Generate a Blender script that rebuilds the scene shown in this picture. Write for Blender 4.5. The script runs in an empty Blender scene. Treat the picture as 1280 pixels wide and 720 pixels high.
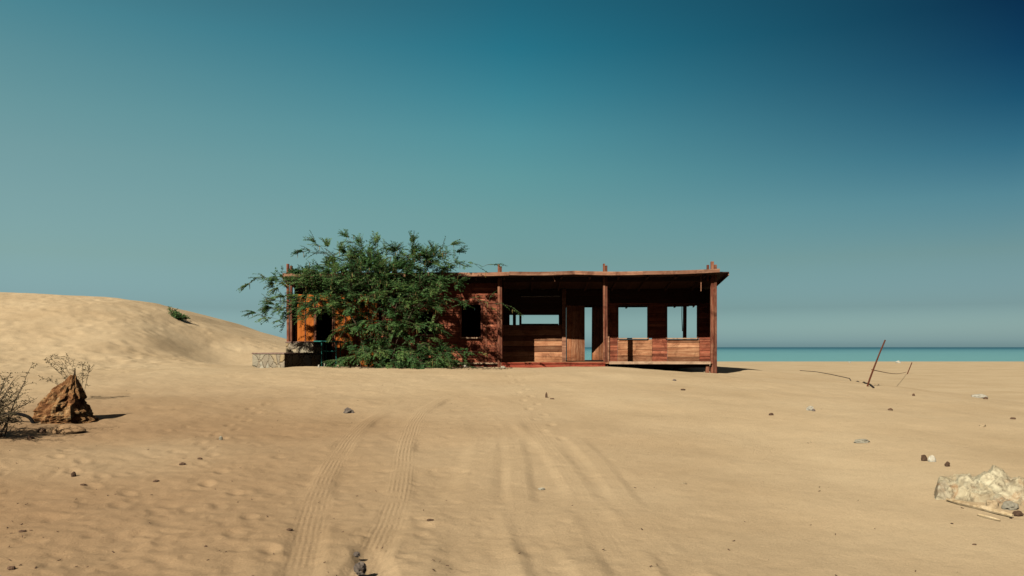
import bpy, math, random
import numpy as np
from mathutils import Vector, Matrix, noise as mnoise
random.seed(7); rng = np.random.RandomState(7)
R = math.radians
scene = bpy.context.scene
COL = scene.collection

# ---------------------------------------------------------------- camera, sky, sun, exposure
F = 1000.0                      # focal length in pixels of a 1280 px wide picture
CAMZ = 1.6; HOR = 434.0
cam = bpy.data.cameras.new('camera'); camo = bpy.data.objects.new('camera', cam); COL.objects.link(camo)
cam.sensor_width = 36; cam.lens = 36 * F / 1280; cam.shift_y = (HOR - 360) / 1280
cam.clip_start = 0.1; cam.clip_end = 60000
camo.location = (0, 0, CAMZ); camo.rotation_euler = (R(90), 0, 0)
scene.camera = camo

LDIR = Vector((0.66, 1.06, -1.0)).normalized()          # the way the sunlight travels
elev = math.asin(-LDIR.z)
az = math.atan2(-LDIR.x, -LDIR.y)                        # clockwise from +Y
sun = bpy.data.lights.new('sun', 'SUN'); suno = bpy.data.objects.new('sun', sun); COL.objects.link(suno)
sun.energy = 4.9; sun.angle = R(0.5); sun.color = (1.0, 0.93, 0.80)
suno.rotation_euler = LDIR.to_track_quat('-Z', 'Y').to_euler(); suno.location = (-20, -30, 40)

w = bpy.data.worlds.new('World'); scene.world = w; w.use_nodes = True
nt = w.node_tree; N = nt.nodes; L = nt.links
bg = N['Background']; bg.inputs['Strength'].default_value = 0.07
sky = N.new('ShaderNodeTexSky'); sky.sky_type = 'NISHITA'; sky.sun_disc = False
sky.sun_elevation = elev; sky.sun_rotation = az; sky.air_density = 1.0; sky.dust_density = 1.5; sky.ozone_density = 3.0
tc = N.new('ShaderNodeTexCoord'); sep = N.new('ShaderNodeSeparateXYZ'); L.new(tc.outputs['Generated'], sep.inputs[0])
# clear desert sky seen through coastal haze: pale teal low down, deep blue high up on the side away from the sun
SKY_E = (0.0, 0.008, 0.046, 0.104, 0.162, 0.210, 0.257, 0.301, 0.350, 0.60, 1.0)
SKY_L = ((1.4, 2.1, 2.6), (1.42, 2.13, 2.65), (.90, 1.22, 1.40), (1.05, 1.25, 1.06), (1.15, 1.37, 1.05), (1.18, 1.46, 1.06), (1.1, 1.52, 1.08), (.98, 1.52, 1.09), (.76, 1.48, 1.10), (.12, .35, .36), (.05, .12, .16))
SKY_C = ((1.1, 1.7, 2.0), (1.097, 1.683, 1.966), (.615, .880, .950), (.667, .885, .745), (.72, 1.03, .77), (.67, 1.14, .83), (.55, 1.17, .88), (.36, 1.09, .87), (.198, .95, .81), (.05, .26, .33), (.04, .10, .14))
SKY_R = ((1.1, 1.55, 1.75), (1.114, 1.526, 1.746), (.596, .797, .900), (.567, .720, .640), (.394, .68, .62), (.190, .51, .52), (.075, .335, .40), (.034, .205, .30), (.020, .112, .205), (.02, .07, .12), (.03, .08, .12))
def skyramp(cols):
    r = N.new('ShaderNodeValToRGB'); c = r.color_ramp; c.interpolation = 'LINEAR'; L.new(sep.outputs[2], r.inputs[0])
    while len(c.elements) < len(cols): c.elements.new(.5)
    for e, p, k in zip(c.elements, SKY_E, cols): e.position = p; e.color = tuple(q * g_ / 3 for q, g_ in zip(k, (1.09, 1.09, 1.05))) + (1,)
    return r.outputs[0]
def skymix(a, b, val, lo, hi):
    mr = N.new('ShaderNodeMapRange'); L.new(val, mr.inputs[0]); mr.inputs[1].default_value = lo; mr.inputs[2].default_value = hi; mr.interpolation_type = 'SMOOTHSTEP' if hi < 0 else 'LINEAR'
    m = N.new('ShaderNodeMix'); m.data_type = 'RGBA'; L.new(mr.outputs[0], m.inputs[0]); L.new(a, m.inputs[6])
    if hasattr(b, 'links'): L.new(b, m.inputs[7])
    else: m.inputs[7].default_value = (*b, 1)
    return m.outputs[2]
c_ = skymix(skymix(skyramp(SKY_L), skyramp(SKY_C), sep.outputs[0], -.52, 0.0), skyramp(SKY_R), sep.outputs[0], 0.0, .52)
mul = N.new('ShaderNodeMix'); mul.data_type = 'RGBA'; mul.blend_type = 'MULTIPLY'; mul.inputs[0].default_value = 1
L.new(sky.outputs[0], mul.inputs[6]); L.new(c_, mul.inputs[7])
vs_ = N.new('ShaderNodeVectorMath'); vs_.operation = 'SCALE'; vs_.inputs['Scale'].default_value = 3.0; L.new(mul.outputs[2], vs_.inputs[0])
bk = skymix(vs_.outputs[0], (1.5, 1.05, 0.82), sep.outputs[1], 0.2, -0.6)   # unseen sky behind the camera, warmed as added fill for the shadows
L.new(bk, bg.inputs['Color'])

scene.render.engine = 'CYCLES'; scene.cycles.diffuse_bounces = 0
scene.view_settings.view_transform = 'Standard'; scene.view_settings.look = 'None'
scene.view_settings.exposure = 0.0; scene.view_settings.gamma = 1.0

# ---------------------------------------------------------------- numpy noise and terrain height
def _hash(ix, iy, seed):
    h = (ix * 374761393 + iy * 668265263 + seed * 1442695041) & 0xffffffff
    h = ((h ^ (h >> 13)) * 1274126177) & 0xffffffff
    return ((h ^ (h >> 16)) & 0xffff) / 65535.0
def vnoise(x, y, s, seed=0):
    x = np.asarray(x, float) / s; y = np.asarray(y, float) / s
    ix = np.floor(x).astype(np.int64); iy = np.floor(y).astype(np.int64)
    fx = x - ix; fy = y - iy; fx = fx * fx * fx * (fx * (fx * 6 - 15) + 10); fy = fy * fy * fy * (fy * (fy * 6 - 15) + 10)
    a = _hash(ix, iy, seed); b = _hash(ix + 1, iy, seed); c = _hash(ix, iy + 1, seed); d = _hash(ix + 1, iy + 1, seed)
    return (a + (b - a) * fx + (c - a) * fy + (a - b - c + d) * fx * fy) * 2 - 1
def sst(a, b, x):
    t = np.clip((np.asarray(x, float) - a) / (b - a), 0, 1); return t * t * (3 - 2 * t)
def height(x, Y):
    x = np.asarray(x, float); Y = np.asarray(Y, float)
    A = np.interp(x, [-40, 3, 6.6, 10, 12, 20], [.95, .95, .74, .56, .42, .3])
    h = A * sst(3, 25, Y)
    h = h + 0.10 * sst(-4, -12, x) * sst(22, 8, Y)
    xc = np.interp(Y, [0, 8, 14, 17, 22, 26, 31], [30, 18, 12, 10.9, 10.0, 10.1, 11.2])
    b1 = x - xc; b2 = (Y - 35.0)
    beyond = np.maximum(b1, b2) + 0.25 * vnoise(x, Y, 4.0, 5)
    zb = np.interp(Y, [0, 60, 110, 114, 150, 420, 5000], [-.3, -.28, -.34, -.45, -2.4, -7, -12])
    h = h + (zb - h) * sst(0.0, 8.0, beyond)
    # the big dune on the left
    zc = np.interp(x, [-140, -60, -24.3, -19.8, -18.2, -16.1, -15.2, -12.9, -10.8, -9, -7, -4], [3.0, 4.9, 4.25, 4.05, 3.85, 3.25, 2.85, 2.15, 1.62, 1.25, .7, -.3])
    zc = zc + 0.10 * vnoise(x, Y, 7, 11)
    P = np.where(Y < 38, sst(19, 39, Y) ** 1.15, 1 - sst(39, 80, Y))
    P = P * sst(-3.5, -8, x)
    h = h + np.maximum(zc - h, 0) * P
    ex = (x + 11.7) / 2.9; ey = (Y - 32.5 + 0.55 * (x + 11.7)) / 3.2
    h = h - 0.62 * np.exp(-(ex * ex + ey * ey))
    h = h + 0.30 * np.exp(-(((x + 14.6) / 1.6) ** 2 + ((Y - 31) / 3.5) ** 2))
    h = h + .20 * np.exp(-(((x - 8.3) / 2.6) ** 2 + ((Y - 30.3) / 2.2) ** 2))
    return h
def med(x, Y):
    near = sst(60, 20, Y)
    dune = sst(20, 27, Y) * sst(-8, -11, x)
    sm = 1 - .85 * np.exp(-(((x + 11.3) / 3.2) ** 2 + ((Y - 32 + .5 * (x + 11.3)) / 3.5) ** 2)); dune = dune * sm
    m = 0.05 * vnoise(x, Y, 3.1, 1) + 0.022 * vnoise(x, Y, 1.1, 2)
    m = m + (0.012 + 0.026 * dune) * vnoise(x, Y * 0.8, 0.62, 3)
    lf = 0.25 + 0.5 * sst(1.5, -3.5, x)
    m = m + 0.012 * lf * vnoise(x, Y, 0.28, 4) + 0.006 * lf * vnoise(x * .7 + Y * .4, Y, 0.11, 6)
    return m * near * sst(1.6, 2.4, np.hypot(x, Y) + 1.6)
def full(x, Y): return height(x, Y) + med(x, Y)
def gz(x, Y): return float(full(np.array([x]), np.array([Y]))[0])
_ts = np.concatenate([np.arange(3, 60, .01), np.arange(60, 200, .1)])
def ground(px, py):
    "point where the line of sight through a pixel meets the sand"
    x = (px - 640) / F * _ts; z = CAMZ - (py - HOR) / F * _ts
    h = full(x, _ts); k = int(np.argmax(z < h)); return Vector((x[k], _ts[k], h[k]))
def at(px, py, Y): return Vector(((px - 640) * Y / F, Y, CAMZ - (py - HOR) * Y / F))

# ---------------------------------------------------------------- helpers
def tag(o, label=None, cat=None, group=None, kind=None):
    if label: o['label'] = label
    if cat: o['category'] = cat
    if group: o['group'] = group
    if kind: o['kind'] = kind
    return o
def empty(name, loc, label, cat, group=None, rz=0):
    o = bpy.data.objects.new(name, None); COL.objects.link(o); o.location = loc; o.rotation_euler = (0, 0, rz)
    o.empty_display_size = .2
    return tag(o, label, cat, group)
class MB:
    def __init__(s): s.v = []; s.f = []; s.t = []; s.n = 0
    def add(s, vs, fs, tone=0.5):
        b = len(s.v); s.v.extend([tuple(v) for v in vs]); s.f.extend([tuple(i + b for i in f) for f in fs]); s.t.extend([tone] * len(fs)); return s
    def box(s, x0, x1, y0, y1, z0, z1, tone=None, jit=0.0, bev=0.004):
        tone = random.random() if tone is None else tone
        j = lambda: random.uniform(-jit, jit)
        vs = [Vector((x, y, z)) for x in (x0, x1) for y in (y0, y1) for z in (z0, z1)]
        if jit: vs = [v + Vector((j() * .3, j() * .3, j())) for v in vs]
        return s.add(vs, [(0, 1, 3, 2), (4, 6, 7, 5), (0, 4, 5, 1), (2, 3, 7, 6), (0, 2, 6, 4), (1, 5, 7, 3)], tone)
    def bar(s, p, q, w, d=None, tone=None, up=Vector((0, 0, 1))):
        p = Vector(p); q = Vector(q); d = d or w; a = (q - p).normalized()
        if abs(a.dot(up)) > .95: up = Vector((0, 1, 0))
        u = a.cross(up).normalized() * w / 2; v = a.cross(u).normalized() * d / 2
        vs = [c + e * u + g * v for c in (p, q) for e, g in ((-1, -1), (1, -1), (1, 1), (-1, 1))]
        return s.add(vs, [(0, 1, 2, 3), (7, 6, 5, 4), (0, 4, 5, 1), (1, 5, 6, 2), (2, 6, 7, 3), (3, 7, 4, 0)], random.random() if tone is None else tone)
    def tube(s, pts, rads, n=6, tone=0.5, cap=True):
        rings = []; prev = None
        for i, p in enumerate(pts):
            p = Vector(p); a = (Vector(pts[min(i + 1, len(pts) - 1)]) - Vector(pts[max(i - 1, 0)])).normalized()
            u = (prev - a * prev.dot(a)) if prev is not None else a.orthogonal()
            if u.length < 1e-6: u = a.orthogonal()
            u.normalize(); prev = u; v = a.cross(u); r = rads[i] if hasattr(rads, '__len__') else rads
            rings.append([p + (u * math.cos(k * 2 * math.pi / n) + v * math.sin(k * 2 * math.pi / n)) * r for k in range(n)])
        vs = [v for r in rings for v in r]; fs = []
        for i in range(len(rings) - 1):
            for k in range(n): fs.append((i * n + k, i * n + (k + 1) % n, (i + 1) * n + (k + 1) % n, (i + 1) * n + k))
        if cap: fs.append(tuple(range(n - 1, -1, -1))); fs.append(tuple(len(vs) - n + k for k in range(n)))
        return s.add(vs, fs, tone)
    def build(s, name, mat, parent=None, smooth=False, bevel=0, loc=None):
        me = bpy.data.meshes.new(name)
        off = Vector(loc) if loc is not None else Vector((0, 0, 0))
        me.from_pydata([(v[0] - off.x, v[1] - off.y, v[2] - off.z) for v in s.v], [], s.f)
        at_ = me.attributes.new('tone', 'FLOAT', 'FACE'); at_.data.foreach_set('value', np.array(s.t, dtype=np.float32))
        me.materials.append(mat)
        if smooth: me.polygons.foreach_set('use_smooth', [True] * len(me.polygons))
        me.update()
        o = bpy.data.objects.new(name, me); COL.objects.link(o); o.location = off
        if parent: o.parent = parent
        if bevel:
            b = o.modifiers.new('bevel', 'BEVEL'); b.width = bevel; b.segments = 1; b.limit_method = 'ANGLE'
        return o

# ---------------------------------------------------------------- materials
def newmat(name):
    m = bpy.data.materials.new(name); m.use_nodes = True; return m, m.node_tree.nodes, m.node_tree.links, m.node_tree.nodes['Principled BSDF']
def ramp(N, stops, interp='LINEAR'):
    r = N.new('ShaderNodeValToRGB'); c = r.color_ramp; c.interpolation = interp
    while len(c.elements) < len(stops): c.elements.new(.5)
    for e, (p, col) in zip(c.elements, stops): e.position = p; e.color = (*col, 1) if hasattr(col, '__len__') else (col, col, col, 1)
    return r
def noise(N, L, vec, scale, detail=4, rough=.55, dist=0):
    n = N.new('ShaderNodeTexNoise'); n.inputs['Scale'].default_value = scale; n.inputs['Detail'].default_value = detail
    n.inputs['Roughness'].default_value = rough; n.inputs['Distortion'].default_value = dist
    if vec is not None: L.new(vec, n.inputs['Vector'])
    return n
def mixc(N, L, fac, a, b, mode='MIX'):
    m = N.new('ShaderNodeMix'); m.data_type = 'RGBA'; m.blend_type = mode
    for i, v in ((0, fac), (6, a), (7, b)):
        if hasattr(v, 'links'): L.new(v, m.inputs[i])
        elif i == 0: m.inputs[0].default_value = v
        else: m.inputs[i].default_value = (*v, 1)
    return m.outputs[2]
def mth(N, L, op, a, b=0.0, c=None):
    m = N.new('ShaderNodeMath'); m.operation = op
    for i, v in enumerate((a, b) if c is None else (a, b, c)):
        if hasattr(v, 'links'): L.new(v, m.inputs[i])
        else: m.inputs[i].default_value = v
    return m.outputs[0]
def attr(N, name):
    a = N.new('ShaderNodeAttribute'); a.attribute_name = name; return a.outputs['Fac']

def wood(name, dark, mid, pale, peel=.5, axis='x', rough=.85):
    m, N, L, P = newmat(name)
    tcn = N.new('ShaderNodeTexCoord'); mp = N.new('ShaderNodeMapping'); L.new(tcn.outputs['Object'], mp.inputs[0])
    sc = {'x': (1.2, 14, 22), 'z': (22, 14, 1.2), 'y': (22, 1.2, 14)}[axis]; mp.inputs['Scale'].default_value = sc
    off = N.new('ShaderNodeCombineXYZ'); t = attr(N, 'tone'); k = mth(N, L, 'MULTIPLY', t, 37.0)
    for i in range(3): L.new(k, off.inputs[i])
    L.new(off.outputs[0], mp.inputs['Location'])
    g = noise(N, L, mp.outputs[0], 1.0, 6, .65, .6)
    base = ramp(N, [(.25, dark), (.5, mid), (.78, pale)]); L.new(g.outputs[0], base.inputs[0])
    # weathered patches where the paint has gone
    pn = noise(N, L, tcn.outputs['Object'], 1.3, 6, .7, .4); pr = ramp(N, [(.60 - .20 * peel, 0.0), (.70 - .12 * peel, 1.0)]); L.new(pn.outputs[0], pr.inputs[0])
    mp2 = N.new('ShaderNodeMapping'); L.new(tcn.outputs['Object'], mp2.inputs[0]); mp2.inputs['Scale'].default_value = [q * .6 for q in sc]
    sn = noise(N, L, mp2.outputs[0], 1.6, 8, .8, 0); sr = ramp(N, [(.46, 0.0), (.6, 1.0)]); L.new(sn.outputs[0], sr.inputs[0])
    f = mth(N, L, 'MULTIPLY', pr.outputs[0], sr.outputs[0]); f = mth(N, L, 'MULTIPLY', f, .75)
    c = mixc(N, L, f, base.outputs[0], [min(1, q * 1.25) for q in pale])
    tr = ramp(N, [(0, (.50, .47, .46)), (.4, (.90, .88, .86)), (.8, (1.2, 1.15, 1.08)), (1, (1.45, 1.5, 1.5))]); L.new(t, tr.inputs[0])
    c = mixc(N, L, 1.0, c, tr.outputs[0], 'MULTIPLY')
    dn = noise(N, L, tcn.outputs['Object'], 2.3, 7, .75, .8); dr = ramp(N, [(.36, (.42, .36, .34)), (.52, (1, 1, 1))]); L.new(dn.outputs[0], dr.inputs[0]); c = mixc(N, L, .85, c, dr.outputs[0], 'MULTIPLY')
    L.new(c, P.inputs['Base Color']); P.inputs['Roughness'].default_value = rough; P.inputs['Specular IOR Level'].default_value = .2
    b = N.new('ShaderNodeBump'); b.inputs['Strength'].default_value = .5; b.inputs['Distance'].default_value = .01; L.new(g.outputs[0], b.inputs['Height']); L.new(b.outputs[0], P.inputs['Normal'])
    return m
def rocky(name, stops, scale=6, bump=.8, dist=.03, rough=.95):
    m, N, L, P = newmat(name)
    tcn = N.new('ShaderNodeTexCoord'); n = noise(N, L, tcn.outputs['Object'], scale, 8, .68, .8)
    r = ramp(N, stops); L.new(n.outputs[0], r.inputs[0])
    t = attr(N, 'tone'); tr = ramp(N, [(0, .7), (1, 1.2)]); L.new(t, tr.inputs[0])
    L.new(mixc(N, L, 1.0, r.outputs[0], tr.outputs[0], 'MULTIPLY'), P.inputs['Base Color'])
    P.inputs['Roughness'].default_value = rough; P.inputs['Specular IOR Level'].default_value = .15
    n2 = noise(N, L, tcn.outputs['Object'], scale * 2.3, 9, .7, .3)
    b = N.new('ShaderNodeBump'); b.inputs['Strength'].default_value = bump; b.inputs['Distance'].default_value = dist
    L.new(n2.outputs[0], b.inputs['Height']); L.new(b.outputs[0], P.inputs['Normal'])
    return m
M = {}
M['red'] = wood('red_weathered_boards', (.10, .026, .016), (.33, .095, .052), (.52, .23, .13), .6, 'x')
M['redz'] = wood('red_weathered_posts', (.08, .024, .017), (.22, .072, .043), (.42, .23, .14), .8, 'z')
M['tan'] = wood('bare_tan_boards', (.17, .06, .03), (.40, .17, .085), (.62, .36, .20), 1.0, 'x')
M['door'] = wood('bare_door_boards', (.17, .055, .028), (.38, .145, .065), (.60, .34, .20), .8, 'z')
M['fascia'] = wood('fascia_wood', (.17, .075, .048), (.35, .165, .10), (.52, .32, .21), .9, 'x')
M['edge'] = wood('floor_edge_paint', (.20, .035, .02), (.36, .065, .038), (.50, .16, .09), .2, 'x')
M['sill'] = wood('pale_sill_wood', (.32, .20, .13), (.48, .33, .22), (.62, .46, .33), 1.0, 'x')
M['orange'] = wood('orange_plywood', (.28, .065, .012), (.50, .145, .024), (.60, .21, .045), .1, 'z')
M['dark'] = wood('shade_darkened_boards', (.018, .009, .008), (.036, .017, .013), (.07, .033, .024), .3, 'x')  # shade under the roof is put into this board colour
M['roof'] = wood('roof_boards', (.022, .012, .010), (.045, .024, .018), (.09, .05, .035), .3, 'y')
M['rust'] = rocky('rusty_steel', [(.3, (.05, .018, .012)), (.55, (.16, .05, .025)), (.75, (.30, .12, .05))], 30, .4, .004, .8)
M['stone_pale'] = rocky('limestone_pale', [(.3, (.28, .25, .18)), (.5, (.45, .41, .31)), (.72, (.60, .56, .44))], 5, .9, .03)
M['stone_dark'] = rocky('dark_pebble', [(.3, (.08, .045, .028)), (.7, (.22, .14, .09))], 20, .6, .005)
M['stone_grey'] = rocky('grey_stone', [(.3, (.11, .09, .08)), (.5, (.21, .17, .14)), (.72, (.34, .29, .23))], 14, .8, .01)
M['stone_tan'] = rocky('tan_stone', [(.3, (.32, .23, .13)), (.7, (.56, .44, .28))], 12, .8, .01)
M['white_shell'] = rocky('white_fragment', [(.3, (.45, .40, .30)), (.7, (.72, .68, .56))], 12, .4, .005)
M['pipe'] = rocky('black_rubber', [(.3, (.005, .005, .005)), (.7, (.014, .012, .012))], 20, .2, .002, .9)
M['bark'] = rocky('bark', [(.3, (.07, .045, .03)), (.7, (.20, .15, .10))], 18, .6, .006)
M['twig'] = rocky('dry_twig', [(.3, (.10, .07, .045)), (.7, (.27, .20, .13))], 20, .3, .003)
M['turq'] = rocky('turquoise_paint', [(.35, (.03, .17, .14)), (.6, (.05, .28, .24)), (.8, (.12, .34, .29))], 8, .1, .002, .6)
M['black'] = rocky('black_cable', [(.3, (.02, .015, .012)), (.7, (.06, .04, .03))], 20, .2, .002, .7)
M['cream'] = rocky('cream_sheet', [(.3, (.62, .54, .36)), (.7, (.82, .76, .56))], 4, .3, .02)

def leafmat(name, stops, trans=.35):
    m, N, L, P = newmat(name); t = attr(N, 'tone')
    r = ramp(N, stops); L.new(t, r.inputs[0])
    L.new(r.outputs[0], P.inputs['Base Color']); P.inputs['Roughness'].default_value = .6; P.inputs['Specular IOR Level'].default_value = .25
    tr = N.new('ShaderNodeBsdfTranslucent'); L.new(r.outputs[0], tr.inputs[0]); mx = N.new('ShaderNodeMixShader'); mx.inputs[0].default_value = trans
    L.new(P.outputs[0], mx.inputs[1]); L.new(tr.outputs[0], mx.inputs[2]); L.new(mx.outputs[0], N['Material Output'].inputs[0])
    return m
M['leaf'] = leafmat('mesquite_leaf', [(0, (.036, .105, .04)), (.45, (.085, .21, .062)), (.8, (.17, .32, .085)), (1, (.32, .37, .12))])
M['pod'] = leafmat('seed_pod', [(0, (.30, .22, .06)), (1, (.50, .40, .16))])
M['dryleaf'] = leafmat('dry_leaf', [(0, (.08, .065, .03)), (.6, (.16, .13, .065)), (1, (.27, .23, .13))])

# masonry: irregular pale stones with grey mortar
def masonry(name, dim=1.0):
    m, N, L, P = newmat(name)
    tcn = N.new('ShaderNodeTexCoord'); mp = N.new('ShaderNodeMapping'); L.new(tcn.outputs['Object'], mp.inputs[0]); mp.inputs['Scale'].default_value = (3.6, 3.6, 3.0)
    nz = noise(N, L, tcn.outputs['Object'], 5, 3); vm = N.new('ShaderNodeVectorMath'); vm.operation = 'MULTIPLY_ADD'; L.new(nz.outputs[1], vm.inputs[0]); vm.inputs[1].default_value = (.5, .5, .5); L.new(mp.outputs[0], vm.inputs[2])
    ve = N.new('ShaderNodeTexVoronoi'); ve.feature = 'DISTANCE_TO_EDGE'; ve.inputs['Scale'].default_value = 1; L.new(vm.outputs[0], ve.inputs['Vector'])
    vc = N.new('ShaderNodeTexVoronoi'); vc.inputs['Scale'].default_value = 1; L.new(vm.outputs[0], vc.inputs['Vector'])
    sx = N.new('ShaderNodeSeparateColor'); L.new(vc.outputs['Color'], sx.inputs[0])
    sr = ramp(N, [(0, (.42 * dim, .34 * dim, .24 * dim)), (.35, (.48 * dim, .42 * dim, .30 * dim)), (.6, (.56 * dim, .41 * dim, .22 * dim)), (1, (.56 * dim, .52 * dim, .40 * dim))]); L.new(sx.outputs[0], sr.inputs[0])
    fn = noise(N, L, tcn.outputs['Object'], 18, 6, .7); fr = ramp(N, [(.3, .75), (.7, 1.15)]); L.new(fn.outputs[0], fr.inputs[0])
    c = mixc(N, L, 1.0, sr.outputs[0], fr.outputs[0], 'MULTIPLY')
    er = ramp(N, [(.03, 1.0), (.09, 0.0)]); L.new(ve.outputs['Distance'], er.inputs[0])
    c = mixc(N, L, mth(N, L, 'MULTIPLY', er.outputs[0], .55), c, (.40 * dim, .31 * dim, .20 * dim))
    L.new(c, P.inputs['Base Color']); P.inputs['Roughness'].default_value = .95; P.inputs['Specular IOR Level'].default_value = .15
    hr = ramp(N, [(.0, 0.0), (.12, .8), (.4, 1.0)]); L.new(ve.outputs['Distance'], hr.inputs[0])
    b = N.new('ShaderNodeBump'); b.inputs['Strength'].default_value = .9; b.inputs['Distance'].default_value = .04; L.new(hr.outputs[0], b.inputs['Height']); L.new(b.outputs[0], P.inputs['Normal'])
    return m
M['masonry'] = masonry('masonry', .85)
M['coping'] = rocky('concrete_coping', [(.3, (.20, .12, .09)), (.7, (.40, .28, .22))], 8, .4, .01)

# sand
def sandmat():
    m, N, L, P = newmat('sand')
    g = N.new('ShaderNodeNewGeometry'); pos = g.outputs['Position']
    n1 = noise(N, L, pos, .35, 5, .6); n2 = noise(N, L, pos, 4.5, 6, .7); n3 = noise(N, L, pos, 60, 5, .75)
    r1 = ramp(N, [(.3, (.54, .398, .235)), (.52, (.60, .452, .274)), (.72, (.64, .492, .304))]); L.new(n1.outputs[0], r1.inputs[0])
    r2 = ramp(N, [(.25, .92), (.5, 1.0), (.75, 1.05)]); L.new(n2.outputs[0], r2.inputs[0])
    c = mixc(N, L, 1.0, r1.outputs[0], r2.outputs[0], 'MULTIPLY')
    r3 = ramp(N, [(.28, .66), (.5, 1.0), (.72, 1.16)]); L.new(n3.outputs[0], r3.inputs[0])
    c = mixc(N, L, .5, c, r3.outputs[0], 'MULTIPLY')
    # redder sand over the left foreground, with lens vignetting painted into the colour
    cz = attr(N, 'red_vignette'); c = mixc(N, L, cz, c, mixc(N, L, 1.0, c, (.52, .385, .31), 'MULTIPLY'))
    # fine dark brown speckle, stronger over the left foreground
    sp = noise(N, L, pos, 11, 8, .8); spr = ramp(N, [(.585, 0.0), (.68, 1.0)]); L.new(sp.outputs[0], spr.inputs[0])
    spf = mth(N, L, 'MULTIPLY', spr.outputs[0], mth(N, L, 'MULTIPLY_ADD', cz, .42, .07))
    c = mixc(N, L, spf, c, (.17, .09, .05))
    L.new(c, P.inputs['Base Color']); P.inputs['Roughness'].default_value = 1; P.inputs['Specular IOR Level'].default_value = .05
    # tread marks
    tm = attr(N, 'trackm'); tv = attr(N, 'trackv'); tu = attr(N, 'tracku')
    wv = noise(N, L, pos, 1.7, 4); tv2 = mth(N, L, 'MULTIPLY_ADD', mth(N, L, 'SUBTRACT', wv.outputs[0], .5), .14, tv); rib = mth(N, L, 'SINE', mth(N, L, 'MULTIPLY', tv2, 2 * math.pi * 5.5)); lug = mth(N, L, 'SINE', mth(N, L, 'MULTIPLY', tu, 2 * math.pi * 14))
    tr = mth(N, L, 'MULTIPLY_ADD', lug, .28, rib); wn = noise(N, L, pos, 3.0, 6, .7); wr = ramp(N, [(.40, 0.0), (.58, 1.0)]); L.new(wn.outputs[0], wr.inputs[0])
    tr = mth(N, L, 'MULTIPLY', mth(N, L, 'MULTIPLY', tr, tm), wr.outputs[0])
    b0 = N.new('ShaderNodeBump'); b0.inputs['Strength'].default_value = 1; b0.inputs['Distance'].default_value = .0019; L.new(tr, b0.inputs['Height'])
    n4 = noise(N, L, pos, 16, 6, .72, .4)
    b4 = N.new('ShaderNodeBump'); b4.inputs['Strength'].default_value = 1; b4.inputs['Distance'].default_value = .008; L.new(n4.outputs[0], b4.inputs['Height']); L.new(b0.outputs[0], b4.inputs['Normal'])
    b1 = N.new('ShaderNodeBump'); b1.inputs['Strength'].default_value = 1; b1.inputs['Distance'].default_value = .010
    hh = mth(N, L, 'MULTIPLY', n2.outputs[0], mth(N, L, 'SUBTRACT', 1.0, mth(N, L, 'MULTIPLY', tm, .7))); L.new(hh, b1.inputs['Height']); L.new(b4.outputs[0], b1.inputs['Normal'])
    b2 = N.new('ShaderNodeBump'); b2.inputs['Strength'].default_value = .9; b2.inputs['Distance'].default_value = .005; L.new(n3.outputs[0], b2.inputs['Height']); L.new(b1.outputs[0], b2.inputs['Normal'])
    L.new(b2.outputs[0], P.inputs['Normal'])
    return m
M['sand'] = sandmat()

def seamat():
    m, N, L, P = newmat('sea_water')
    g = N.new('ShaderNodeNewGeometry'); sp = N.new('ShaderNodeSeparateXYZ'); L.new(g.outputs['Position'], sp.inputs[0])
    mp = N.new('ShaderNodeMapping'); L.new(g.outputs['Position'], mp.inputs[0]); mp.inputs['Scale'].default_value = (.02, .12, 1)
    n = noise(N, L, mp.outputs[0], .5, 6, .6)
    lg = mth(N, L, 'LOGARITHM', mth(N, L, 'MAXIMUM', sp.outputs[1], 50), 10.0)      # water deepens with distance from the shore
    lg = mth(N, L, 'ADD', lg, mth(N, L, 'MULTIPLY', mth(N, L, 'SUBTRACT', n.outputs[0], .5), .35))
    lg = mth(N, L, 'MULTIPLY', mth(N, L, 'SUBTRACT', lg, 2.0), .5)
    r = ramp(N, [(.1, (.19, .42, .43)), (.3, (.17, .39, .42)), (.45, (.12, .30, .35)), (.58, (.055, .18, .235)), (.8, (.04, .13, .18))]); L.new(lg, r.inputs[0])
    L.new(r.outputs[0], P.inputs['Base Color']); P.inputs['Roughness'].default_value = .45; P.inputs['IOR'].default_value = 1.33; P.inputs['Specular IOR Level'].default_value = .12
    w1 = noise(N, L, g.outputs['Position'], .7, 5, .6); b = N.new('ShaderNodeBump'); b.inputs['Strength'].default_value = 1; b.inputs['Distance'].default_value = .5
    L.new(w1.outputs[0], b.inputs['Height']); L.new(b.outputs[0], P.inputs['Normal'])
    return m
M['sea'] = seamat()

# ---------------------------------------------------------------- ground
TRACKS = [  # centre line in picture pixels (traced on the sand), width m, depth m, tread strength
    ([(368, 735), (380, 690), (392, 640), (406, 600), (420, 572), (437, 548), (458, 529), (486, 512), (530, 497), (580, 488)], .26, .012, .8),
    ([(440, 735), (462, 700), (484, 660), (497, 625), (503, 590), (507, 560), (515, 532), (527, 515), (552, 500), (600, 487)], .25, .012, 1.0),
    ([(596, 735), (592, 690), (588, 640), (600, 590), (608, 555), (603, 530), (590, 512)], .46, .012, .12),
    ([(800, 735), (770, 690), (745, 650), (722, 612), (700, 578), (678, 548), (662, 526), (644, 508), (600, 492)], .30, .009, .30),
    ([(700, 735), (676, 690), (655, 650), (648, 610), (646, 575), (640, 545), (620, 520)], .28, .007, .12),
    ([(482, 735), (470, 705), (452, 680), (438, 660)], .20, .006, .5),
    ([(870, 735), (835, 690), (800, 650), (770, 610), (745, 575), (715, 545), (690, 520)], .26, .004, .12),
]
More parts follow.
